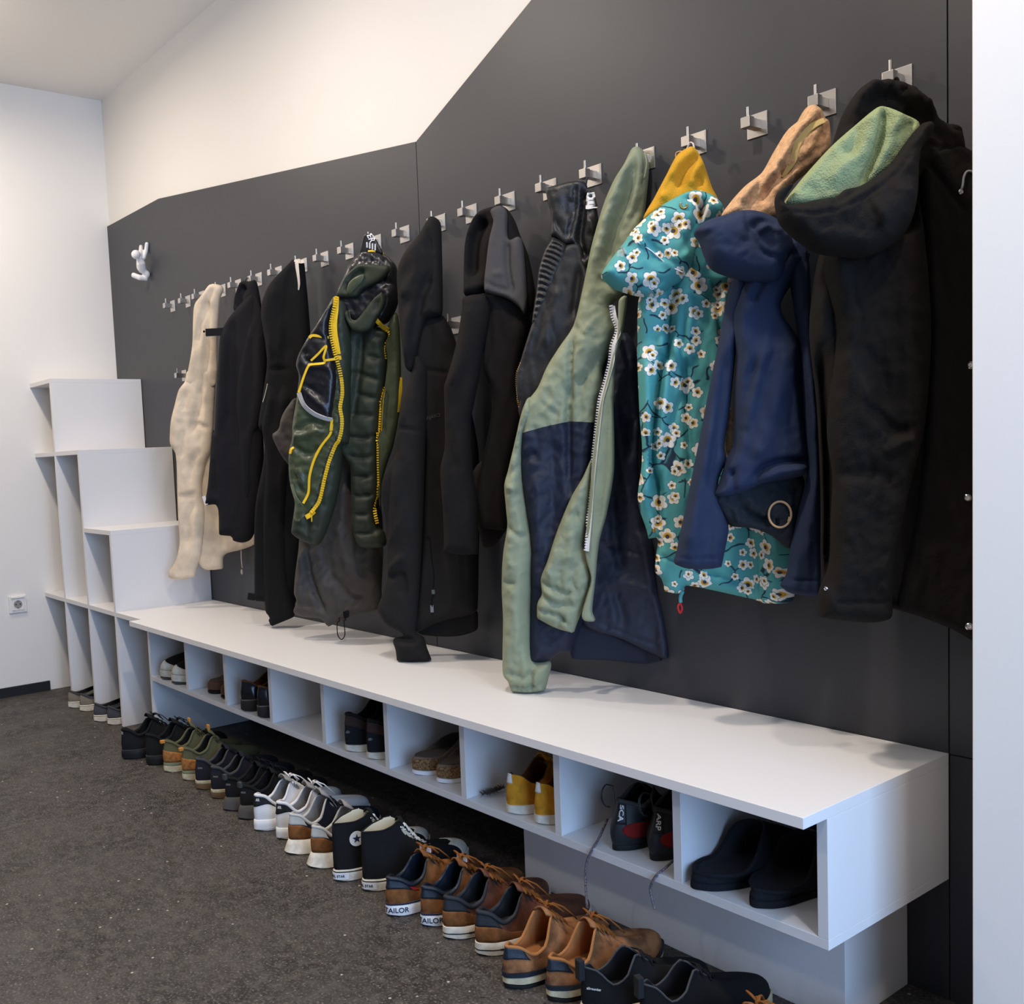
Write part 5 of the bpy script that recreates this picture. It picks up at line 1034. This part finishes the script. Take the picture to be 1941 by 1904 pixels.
# ---- brown suede trainer, white lettered sole
def b_tailor(sd, t):
    s = Shoe(sd, hs=.030, ht=.022, Hh=.088, Ha=.066, Hf=.112, Hv=.062)
    s.upper(suede_br, t); s.lining(navyle, t); so = s.sole(whiter, t)
    s.heel_text('lettering', 'TAILOR', navyt, t, .0165, .062, .5, sx=1.02)
    s.grid('heel_counter', navyle, t, 5, -.15, .15, lambda u: .62-.0*abs(u), lambda u: 1.0, .0012, th=.002)
    s.grid('red_tab', redm, t, 4, .15, .178, lambda u: .62, lambda u: .98, .0012, th=.002)
    s.collar(navyle, t, .0055, .55); s.tongue(suede_br, t, .022); s.laces(lacebr, t, 5, .0034)
    s.band('stripe', navyt, t, .9, 1.0, .0035)
    tg = s.tongue(suede_br, t, .0) if False else None
    p = MB(); y = s.L*.40; c = -sd*.006*math.sin(PI*.4)
    for k, (m_, dz) in enumerate(((whiter, 0), (redm, .004))):
        b = MB().box(c-.018, c+.018, y-.001+k*.004, y+.002+k*.004, s.Hf+.006+.0, s.Hf+.0155, 0); b.build('tongue_stripe', m_, t, world=False)
def b_tan(sd, t):
    s = Shoe(sd, hs=.030, ht=.022, Hh=.084, Ha=.060, Hf=.118, Hv=.064, toeH=.033)
    s.upper(suede_tan, t); s.lining(tanlin, t); s.sole(creamr, t, 'midsole', .28, 1.0); s.sole(blackr, t, 'outsole', 0, .28, .002); s.band('welt', navyle, t, .82, 1.12, .0045)
    s.grid('heel_patch', navyle, t, 6, -.13, .13, lambda u: .56+.04*math.sin(abs(u)*24), lambda u: 1.0, .0015, th=.0025)
    s.collar(tanlin, t, .0035, .66); s.tongue(suede_tan, t, .022); s.laces(lacebr, t, 5, .003)
def b_dark(sd, t):
    s = Shoe(sd, hs=.030, ht=.024, Hh=.092, Ha=.066, Hf=.114, Hv=.062)
    s.grid('upper', suede_dk, t, 14); s.lining(blackle, t); s.sole(offw, t); s.band('stripe', blackr, t, .42, .5, .0037)
    s.grid('heel_counter', suede_br, t, 6, -.2, .2, lambda u: 0.02, lambda u: .55-.3*max(0, abs(u)-.12)/.08, .0012, th=.002)
    s.grid('heel_patch', blackle, t, 5, -.14, .14, lambda u: .55, lambda u: 1.0, .0014, th=.0025)
    s.collar(blackle, t, .0055, .55); s.tongue(suede_dk, t, .022); s.laces(lacebr, t, 5, .003)
    s.heel_text('lettering', 'MARC', blackr, t, .007, .13, .46, out=.0045)
def b_hightop(sd, t):
    s = Shoe(sd, hs=.030, ht=.026, Hh=.146, Ha=.142, Hf=.158, Hv=.074, yt=.62, toeH=.034, W=.1, lean=.004)
    s.RZ = curve1([(0, .146), (.2, .147), (.38, .152), (.48, .158), (.54, .154), (.72, .114), (.88, .080), (1, .066)])
    s.RW = curve1([(0, .2), (.12, .66), (.26, .95), (.4, .9), (.5, .62), (.62, .40), (.88, .34), (1, .15)])
    s.upper(canvas, t); s.lining(creamc, t); s.sole(offw, t); s.band('stripe', blackr, t, .80, .88, .0037); s.band('toe_bumper', offw, t, .2, 1.15, .0048, .36, .64)
    s.grid('toe_cap', offw, t, 8, .40, .60, lambda u: .02, lambda u: .62-.9*abs(u-.5), .0016, th=.0025)
    s.collar(canvas, t, .0022, .6, 'top_binding'); s.grid('heel_strip', canvas, t, 8, -.022, .022, lambda u: .03, lambda u: .98, .0012, th=.002)
    s.tongue(canvas, t, .008, .34, .011, .018); s.laces(mat('offwhite_lace', (214, 210, 200), **S_), t, 7, .0028, False, .60, .96); s.eyelets(silver, t, 7, .0040, .53, .93)
    s.heel_text('lettering', 'ALL STAR', blackr, t, .0085, .03, .5, out=.0052); s.band('heel_label', whiter, t, .22, .78, .0044, -.035, .09)
    if sd == 1 or True:   # round ankle badge on the inner side of each boot
        u = .25*(-sd) if sd == 1 else .25; c = s.surf(-sd*.15 % 1, .66, .002); o2 = s.surf(-sd*.15 % 1, .66, .006); nr = (o2-c).normalized(); a = Vector((0, 0, 1)); a = (a-nr*a.dot(nr)).normalized(); b = nr.cross(a); V = []; F = []
        for hh in (-.0008, .0008):
            for i in range(24): V.append(c+(a*math.cos(2*PI*i/24)+b*math.sin(2*PI*i/24))*.019+nr*hh)
        F = [(i, (i+1) % 24, 24+(i+1) % 24, 24+i) for i in range(24)]+[tuple(range(24)), tuple(24+i for i in range(24))]
        bd = mesh('ankle_badge', V, F, whiter, t, False, world=False); V = []; F = []
        for i in range(10): r = .012 if i % 2 == 0 else .005; V.append(c+(a*math.cos(PI*i/5)+b*math.sin(PI*i/5))*r+nr*.0014)
        V.append(c+nr*.0018); F = [(i, (i+1) % 10, 10) for i in range(10)]
        mesh('star', V, F, navyt, bd, False, world=False)
def b_flared(sd, t):
    s = Shoe(sd, hs=.038, ht=.026, Hh=.104, Ha=.074, Hf=.128, Hv=.070, flare=.014, L=.29)
    s.upper(mat('navy_suede', (34, 38, 50), bump=.3, bscale=500, **S_), t); s.lining(greyc, t); s.sole(offw, t)
    s.grid('heel_counter', suede_br, t, 6, -.2, .2, lambda u: 0.02, lambda u: .60-.25*max(0, abs(u)-.1)/.1, .0014, th=.0025)
    s.grid('heel_panel', mat('pale_grey_nylon', (196, 194, 186), rough=.5, bump=.3, bscale=120), t, 5, -.13, .13, lambda u: .62, lambda u: 1.0, .0014, th=.0025)
    s.collar(mat('pale_grey_nylon', (196, 194, 186)), t, .0045, .62); s.tongue(greyc, t, .034, .31, .013, .029); s.laces(mat('black_lace', (26, 26, 28), **S_), t, 5, .0022, False)
def b_white(sd, t):
    s = Shoe(sd, hs=.034, ht=.026, Hh=.104, Ha=.072, Hf=.120, Hv=.068, W=.108)
    s.upper(wleather, t); s.lining(greyc, t); s.sole(whiter, t); s.band('groove', mat('grey_line', (168, 166, 164)), t, .60, .64, .0034); s.band('groove', mat('grey_line', (168, 166, 164)), t, .16, .20, .0034)
    s.grid('heel_tab', blackr, t, 6, -.16, .16, lambda u: .60-.10*math.cos(u*18)+.05, lambda u: 1.0-.5*max(0, abs(u)-.06), .0015, th=.0025)
    s.grid('side_line', blackr, t, 3, .16, .34, lambda u: .60-.25*(u-.16)/.18, lambda u: .68-.25*(u-.16)/.18, .0012, th=.002)
    s.collar(wleather, t, .0048, .6); s.tongue(greyc, t, .030, .31, .013, .028); s.laces(whiter, t, 6, .0026)
    s.heel_text('lettering', 'AIR', whiter, t, .011, .045, .84, 'upper')
def b_black_chunk(sd, t):
    s = Shoe(sd, hs=.034, ht=.028, Hh=.108, Ha=.082, Hf=.128, Hv=.076, W=.114, L=.31)
    s.upper(canvas, t); s.lining(darkin, t); s.sole(blackr, t); s.band('seam_line', greyd, t, .96, 1.04, .0034); s.collar(canvas, t, .006, .6); s.tongue(canvas, t, .028, .31, .014, .028); s.laces(mat('black_lace', (26, 26, 28), **S_), t, 5, .0024)
    s.grid('size_label', greyc, t, 3, -.03, .03, lambda u: .8, lambda u: .92, .0013, th=.002) if sd == -1 else None
def b_desert(sd, t):
    s = Shoe(sd, hs=.034, ht=.026, Hh=.108, Ha=.084, Hf=.130, Hv=.070, L=.29, W=.1)
    s.upper(oliveu, t); s.lining(darkin, t); s.sole(creamr, t, 'sole', 0, .66); s.sole(sagem, t, 'midsole', .66, 1.0, .0025)
    for f in (.2, .42): s.band('sole_groove', brownr, t, f, f+.05, .0032)
    s.grid('heel_counter', tanh, t, 6, -.15, .15, lambda u: 0.02, lambda u: .60-.1*math.sin(abs(u)*10), .0014, th=.0025)
    s.collar(oliveu, t, .005, .66); s.tongue(oliveu, t, .036, .32, .012, .024); s.laces(mat('olive_lace', (80, 78, 56), **S_), t, 4, .002, False)
    MB().box(-.007, .007, -.010, .004, s.Hh-.006, s.Hh+.004, .001).build('pull_tab', mat('orange_tab', (206, 138, 66), **S_), t, world=False)
    y = s.L*.34; MB().box(-.008, .008, y-.003, y+.003, s.Hf+.022, s.Hf+.04, .001).build('tongue_tab', mat('orange_tab', (206, 138, 66)), t, world=False)
def b_gum(sd, t):
    s = Shoe(sd, hs=.030, ht=.022, Hh=.100, Ha=.072, Hf=.114, Hv=.064, L=.295, W=.1)
    nb = mat('dark_navy_fabric', (38, 38, 46), bump=.3, bscale=500, **S_)
    s.upper(nb, t); s.lining(darkin, t); s.sole(brownr, t, 'outsole', 0, .62); s.sole(creamr, t, 'midsole', .62, 1.0, .0026)
    s.collar(greyd, t, .005, .6); s.tongue(nb, t, .022); s.laces(mat('black_lace', (26, 26, 28)), t, 5, .002, False)
    s.heel_text('lettering', 'nox', greyc, t, .012, .06, .62, 'upper', bold=.0)
def b_sport(sd, t):
    s = Shoe(sd, hs=.040, ht=.028, Hh=.098, Ha=.074, Hf=.114, Hv=.066, flare=.010, L=.30)
    s.upper(canvas, t); s.lining(darkin, t); s.sole(greyrub, t); s.collar(canvas, t, .0055, .6); s.tongue(canvas, t, .022); s.laces(mat('black_lace', (26, 26, 28)), t, 5, .0022)
    MB().box(-.008, .008, -.006, .004, s.Hh-.004, s.Hh+.012, .001).build('pull_tab', greyd, t, world=False)
    s.heel_text('lettering', 'nox', greyc, t, .012, .04, .72, 'upper', bold=.0)
def b_knit(sd, t):
    s = Shoe(sd, hs=.030, ht=.022, Hh=.100, Ha=.07, Hf=.112, Hv=.064, L=.275, W=.098, toeH=.036, flare=.004)
    s.upper(mat('black_knit', (26, 27, 28), bump=.6, bscale=700, **S_), t); s.lining(darkin, t); s.sole(offw, t); s.band('toe_foxing', creamr, t, .2, 1.1, .0042, .33, .67)
    s.collar(greyd, t, .002, .95, 'binding'); s.laces(mat('black_lace', (26, 26, 28)), t, 3, .002, False, .7, .95)
    MB().box(-.008, .008, -.010, .002, s.Hh-.022, s.Hh+.016, .001).build('pull_tab', mat('black_webbing', (34, 35, 38), bump=.5, bscale=900), t, world=False)
    s.heel_text('lettering', 'allrounder', whiter, t, .0075, .075, .5, 'upper', bold=.0)
def b_slip(upm):
    def f(sd, t):
        s = Shoe(sd, hs=.028, ht=.024, Hh=.074, Ha=.056, Hf=.086, Hv=.078, yt=.5, L=.28, W=.098)
        s.RW = curve1([(0, .2), (.12, .66), (.35, 1.0), (.6, .98), (.85, .8), (1, .3)]); s.RZ = curve1([(0, .076), (.3, .058), (.6, .066), (1, .082)])
        s.upper(upm, t); s.lining(darkin, t); s.sole(offw, t); s.band('sole_line', greyd, t, .84, .9, .0034); s.collar(greyd, t, .004, .5)
    return f
def b_clog(upm, solem, midm, hx=.0):
    def f(sd, t):
        s = Shoe(sd, hs=.034, ht=.026, Hh=.05, Ha=.044, Hf=.074, Hv=.078, yt=.52, L=.28, W=.1, toeH=.044)
        s.RW = curve1([(0, .25), (.12, .85), (.35, 1.15), (.7, 1.1), (.9, .9), (1, .4)]); s.RZ = curve1([(0, .046), (.35, .044), (.55, .056), (.8, .074), (1, .084)])
        s.upper(upm, t); s.lining(mat('dark_taupe', (100, 90, 82), **S_), t); s.sole(solem, t, 'outsole', 0, .34, .003); s.sole(midm, t, 'midsole', .34, 1.25, .0025)
    return f
def b_leather(sd, t):
    s = Shoe(sd, hs=.040, ht=.026, Hh=.10, Ha=.078, Hf=.11, Hv=.082, L=.29, W=.1)
    bl = mat('polished_black_leather', (20, 21, 24), rough=.18, spec=.6)
    s.upper(bl, t); s.lining(mat('brown_lining', (112, 72, 44), **S_), t); s.sole(mat('dark_sole', (46, 40, 36), rough=.6), t); s.band('welt', mat('welt_stitch', (120, 110, 96)), t, .92, 1.0, .0036)
    s.collar(mat('brown_lining', (112, 72, 44)), t, .003, .55); s.tongue(bl, t, .014); s.laces(mat('black_lace', (26, 26, 28)), t, 4, .0018)
def b_dark_cubby(sd, t):
    s = Shoe(sd, hs=.020, ht=.018, Hh=.104, Ha=.084, Hf=.128, Hv=.078, L=.29, W=.116)
    s.upper(mat('black_nubuck2', (30, 31, 36), bump=.3, bscale=400, **S_), t); s.lining(darkin, t); s.sole(offw, t)
    s.grid('heel_patch', mat('brown_black_suede', (62, 48, 46), bump=.4, bscale=400, **S_), t, 5, -.2, .2, lambda u: .66-.3*min(1, abs(u)/.2)**2, lambda u: 1.0, .0012, th=.002)
    s.collar(darkin, t, .005, .66); s.tongue(darkin, t, .03, .3, .018, .032); s.heel_text('lettering', 'dfr', greyc, t, .012, .03, .42, 'upper', bold=.0)
def b_yellow(sd, t):
    s = Shoe(sd, hs=.022, ht=.018, Hh=.090, Ha=.064, Hf=.105, Hv=.066, L=.29, W=.112)
    s.upper(yell, t); s.lining(mat('brown_lining', (112, 72, 44)), t); s.sole(offw, t); s.grid('heel_tab', mat('pale_tab', (222, 216, 204), **S_), t, 4, -.03, .045, lambda u: .74, lambda u: 1.02, .0014, th=.0028)
    s.tongue(yell, t, .02); s.laces(mat('yellow_lace', (206, 170, 80), **S_), t, 4, .002)
def b_climb(sd, t):
    s = Shoe(sd, hs=.012, ht=.012, Hh=.098, Ha=.086, Hf=.112, Hv=.066, L=.25, W=.086, toeH=.034, spring=0, round_=1.2, bulge=.016, lean=-.012)
    bk = mat('black_climbing_rubber', (32, 34, 37), rough=.5, spec=.35)
    s.upper(bk, t); s.lining(darkin, t); s.sole(blackr, t, out=.001)
    s.grid('side_panel', mat('red_climbing_suede', (124, 32, 30), **S_), t, 6, .066, .194, lambda u: .36-.2*math.sqrt(max(0, 1-((u-.13)/.065)**2)), lambda u: .36+.2*math.sqrt(max(0, 1-((u-.13)/.065)**2))+.003, .0012, th=.002)
    s.grid('inner_panel', mat('orange_climbing_suede', (150, 84, 40), **S_), t, 6, -.24, -.14, lambda u: .2, lambda u: .55, .0012, th=.002)
    s.collar(greyd, t, .0045, .6); s.tongue(darkin, t, .01); s.grid('heel_strap', bk, t, 5, .018, .082, lambda u: .5, lambda u: 1.0, .001, th=.003)
    s.heel_text('lettering', 'SCA' if sd == -1 else 'ARP', whiter, t, .017, .05, .76, 'upper', bold=.02, turn=True)
    if sd == 1: s.heel_text('lettering', 'SCA', whiter, t, .016, .18, .66, 'upper', bold=.02)
    n = 12; P = [Vector((-.004+.010*math.cos(a)*.3, -.010-.018*math.sin(a)*.5-.010*math.sin(a), s.Hh+.016-.022*math.cos(a))) for a in np.linspace(0, PI, n)]+[Vector((.004, -.004, s.Hh+.036)), Vector((.004, .002, s.Hh))]
    MB().tube(P, .0035, 6, flat=.3).build('pull_loop', bk, t, True, world=False)
def b_slipper(sd, t):
    s = Shoe(sd, hs=.014, ht=.014, Hh=.03, Ha=.03, Hf=.09, Hv=.1, yt=.56, L=.275, W=.098, toeH=.040, spring=0)
    s.RW = curve1([(0, .35), (.12, 1.0), (.35, 1.32), (.7, 1.34), (.9, 1.05), (1, .5)]); s.RZ = curve1([(0, .030), (.45, .030), (.62, .046), (.82, .088), (1, .100)])
    s.upper(felt, t); s.lining(mat('felt_insole', (40, 41, 46), bump=.8, bscale=300, sheen=.1, **S_), t); s.sole(felt, t, 'sole', 0, 1, .003); s.collar(felt, t, .004, .97, 'hem')
def b_runner(sd, t):
    s = Shoe(sd, hs=.036, ht=.032, Hh=.10, Ha=.076, Hf=.13, Hv=.088, L=.305, W=.112, toeH=.040)
    s.upper(mat('black_mesh', (28, 28, 30), bump=.6, bscale=500, **S_), t); s.lining(darkin, t); s.sole(offw, t, 'midsole', .2, 1.0); s.sole(greyrub, t, 'outsole', 0, .2, .002)
    s.grid('toe_overlay', offw, t, 6, .37, .63, lambda u: .02, lambda u: .34-1.6*abs(u-.5), .0014, th=.002)
    s.tongue(canvas, t, .022); s.laces(mat('black_lace', (26, 26, 28)), t, 5, .0026); s.collar(canvas, t, .005, .6)
RH = 'row of shoes on the floor'
dx_, dy_ = -.024, -.008
def fl(a, b, ra=0, rb=0): return [(a[0]+dx_, a[1]+dy_, ra), (b[0]+dx_, b[1]+dy_, rb)]
def two(a): return [f'left shoe of {a}', f'right shoe of {a}']
pair('slip_on_shoe', b_slip(mat('grey_beige_canvas', (128, 120, 106), bump=.4, bscale=500, **S_)), fl((-3.549, -.472), (-3.445, -.455), 0, 0), two('the grey-beige slip-ons with white soles, farthest left on the floor'), RH)
pair('slip_on_shoe', b_slip(mat('dark_grey_canvas', (74, 74, 80), bump=.4, bscale=500, **S_)), fl((-3.224, -.470), (-3.128, -.447), 0, 0), two('the dark grey slip-ons inside the third bay of the stepped shelf'), RH)
pair('chunky_shoe', b_black_chunk, fl((-2.617, -.578), (-2.482, -.54), 2, 0), two('the all-black chunky shoes at the left end of the bench'), RH)
pair('desert_boot', b_desert, fl((-2.362, -.525), (-2.23, -.515), 0, 0), two('the olive and tan ankle shoes with cream soles'), RH)
pair('sneaker', b_gum, fl((-2.113, -.521), (-1.995, -.522), 0, -2), two('the dark navy sneakers with brown gum soles'), RH)
pair('sport_shoe', b_sport, fl((-1.869, -.534), (-1.770, -.534), 0, 0), two('the black sport shoes with flared grey soles, left of the white sneakers'), RH)
pair('sneaker', b_white, fl((-1.65, -.551), (-1.552, -.534), 5, -3), two('the white leather sneakers with black heel tabs'), RH)
pair('sneaker', b_flared, fl((-1.443, -.555), (-1.325, -.556), 2, -6), two('the brown, navy and grey sneakers with flared white soles'), RH)
pair('high_top_sneaker', b_hightop, fl((-1.206, -.563), (-1.112, -.54), 4, -7), two('the black canvas high-tops with white laces'), RH)
pair('sneaker', b_tailor, fl((-.962, -.574), (-.870, -.544), 7, -2), two('the brown suede sneakers with lettered white heels'), RH)
pair('sneaker', b_dark, fl((-.79, -.543), (-.690, -.536), 0, -8), two('the dark brown sneakers with black heel patches and cream soles'), RH)
pair('casual_shoe', b_tan, fl((-.552, -.58), (-.464, -.548), 4, -5), two('the tan suede shoes with navy heel patches'), RH)
pair('knit_shoe', b_knit, fl((-.378, -.545), (-.268, -.510), -15, -18), two('the black knit shoes nearest the camera, beside the tan suede pair'), RH)
pair('casual_shoe', b_tan, [(-.122, -.575, -12), (-.015, -.545, -12)], two('the brown shoes at the bottom right corner, mostly out of frame'), RH)
ZC = ZB+TB
CH = 'shoes in the bench cubbies'
pair('running_shoe', b_runner, [(-2.575, -.098, 180), (-2.69, -.095, 178)], [f'{a} black and cream running shoe, toe outwards in the leftmost cubby' for a in ('right-hand', 'left-hand')], CH, z=ZC)
pair('clog', b_clog(mat('brown_leather_clog', (92, 62, 42), rough=.6), blackr, mat('brown_midsole', (98, 70, 50))), [(-2.345, -.372, 0), (-2.242, -.372, 0)], two('the low brown clogs in the second cubby from the left'), CH, z=ZC)
pair('dress_shoe', b_leather, [(-2.035, -.402, 0), (-1.922, -.402, 0)], two('the polished black leather shoes with thick soles'), CH, z=ZC)
pair('sneaker', b_dark_cubby, [(-1.424, -.398, -2), (-1.322, -.394, 0)], two('the black cubby sneakers with brown suede heels'), CH, z=ZC)
pair('clog', b_clog(taupe, whiter, cork), [(-1.133, -.384, -3), (-1.04, -.379, -3)], two('the taupe clogs with cork footbeds and white soles'), CH, z=ZC)
pair('casual_shoe', b_yellow, [(-.768, -.395, 0), (-.680, -.392, 0)], two('the mustard yellow suede shoes with pale heel tabs'), CH, z=ZC)
pair('climbing_shoe', b_climb, [(-.474, -.378, 2), (-.392, -.362, 0)], two('the black and red climbing shoes'), CH, z=ZC)
pair('slipper', b_slipper, [(-.262, -.404, -14), (-.148, -.388, -9)], [f'{a} black felt slipper in the rightmost cubby' for a in ('left-hand', 'right-hand')], CH, z=ZC)

# laces of the climbing shoes hanging over the shelf edge, joined to their shoe
cl = [o for o in COL.objects if o.name.startswith('climbing_shoe')]
lm = mat('speckled_lace', (104, 96, 100), bump=.6, bscale=900, var=.5, vscale=500, **S_)
def hang(o, pts):
    P = [tuple(p) for p in pts]; V = []
    mt = MB().tube([Vector(p) for p in P], .0026, 6)
    return mt
def lace(o, pts):
    """pts world; stored in the shoe's own frame"""
    iv = (Matrix.Translation(o.location) @ Matrix.Rotation(o.rotation_euler.z, 4, 'Z')).inverted()
    C = []
    A = [Vector(p) for p in pts]
    for i in range(len(A)-1):
        p0, p1, p2, p3 = A[max(0, i-1)], A[i], A[i+1], A[min(len(A)-1, i+2)]
        for k in range(6):
            t = k/6; C.append(.5*((2*p1)+(p2-p0)*t+(2*p0-5*p1+4*p2-p3)*t*t+(3*p1-p0-3*p2+p3)*t**3))
    C.append(A[-1])
    MB().tube([iv @ p for p in C], .0026, 6).build('loose_lace', lm, o, True, world=False)
yE = -DB-.004
lace(cl[0], [at(1152, 1552, y=-.345), at(1135, 1590, y=-.37), at(1122, 1612, y=yE+.002), at(1111, 1640, y=yE), at(1110, 1680, y=yE), at(1113, 1722, y=yE)])
lace(cl[1], [at(1290, 1618, y=-.33), at(1268, 1640, y=-.375), at(1243, 1662, y=yE+.001), at(1233, 1684, y=yE), at(1236, 1705, y=yE), at(1241, 1724, y=yE)])
# fluffy grey feather lying in the cubby of the yellow shoes
fe = MB(); a = at(914, 1507, z=ZC+.006); b = at(952, 1494, z=ZC+.012); rng = random.Random(3)
fe.tube([a, (a+b)/2+Vector((0, 0, .004)), b], .0016, 6)
for k in range(220):
    t = k/220; c = a+(b-a)*t; d = Vector((rng.uniform(-1, 1), rng.uniform(-1, 1), rng.uniform(-.3, 1))).normalized()*rng.uniform(.008, .014)
    if (c+d).z < ZC+.001: d.z = ZC+.001-c.z
    fe.tube([c, c+d*.6+Vector((.002, 0, 0)), c+d], [.0009, .0007, .0002], 4)
tag(fe.build('feather', mat('grey_down', (92, 84, 80), **S_)), 'small fluffy grey feather lying left of the mustard yellow shoes', 'feather')
# ---------------------------------------------------------------- details belong to the part they sit on
OWN = {'eyelet': ('upper',), 'tongue_stripe': ('tongue',), 'tongue_tab': ('tongue',), 'heel_label': ('sole',), 'sole_groove': ('sole',), 'groove': ('sole',), 'print_line': ('hang_loop', 'care_label'),
       'zip_pull': ('zip_teeth', 'pocket_zip', 'zip_end'), 'snap': ('strap',), 'cord_knot': ('cord',), 'cord_lock': ('drawcord', 'rolled_lining'), 'earth_clip': ('insert',), 'pin_hole': ('insert',), 'well': ('insert',), 'lid_hinge': ('frame',), 'pin': ('end_block',)}
def base_(o): return o.name.split('.')[0]
for root in [o for o in COL.objects if o.parent is None and o.type == 'EMPTY']:
    kids = list(root.children)
    for ch in kids:
        b = base_(ch); cand = OWN.get(b)
        if b == 'lettering': cand = ('hang_loop', 'heel_tab', 'sole', 'upper', 'body') if root['category'] != 'shoe' or base_(root) != 'sneaker' else ('sole',) if any(base_(k) in ('sole',) for k in kids) and not any(base_(k) == 'heel_tab' for k in kids) else ('heel_tab', 'upper')
        if not cand: continue
        for c in cand:
            t = [k for k in kids if base_(k) == c]
            if t: ch.parent = t[0]; break
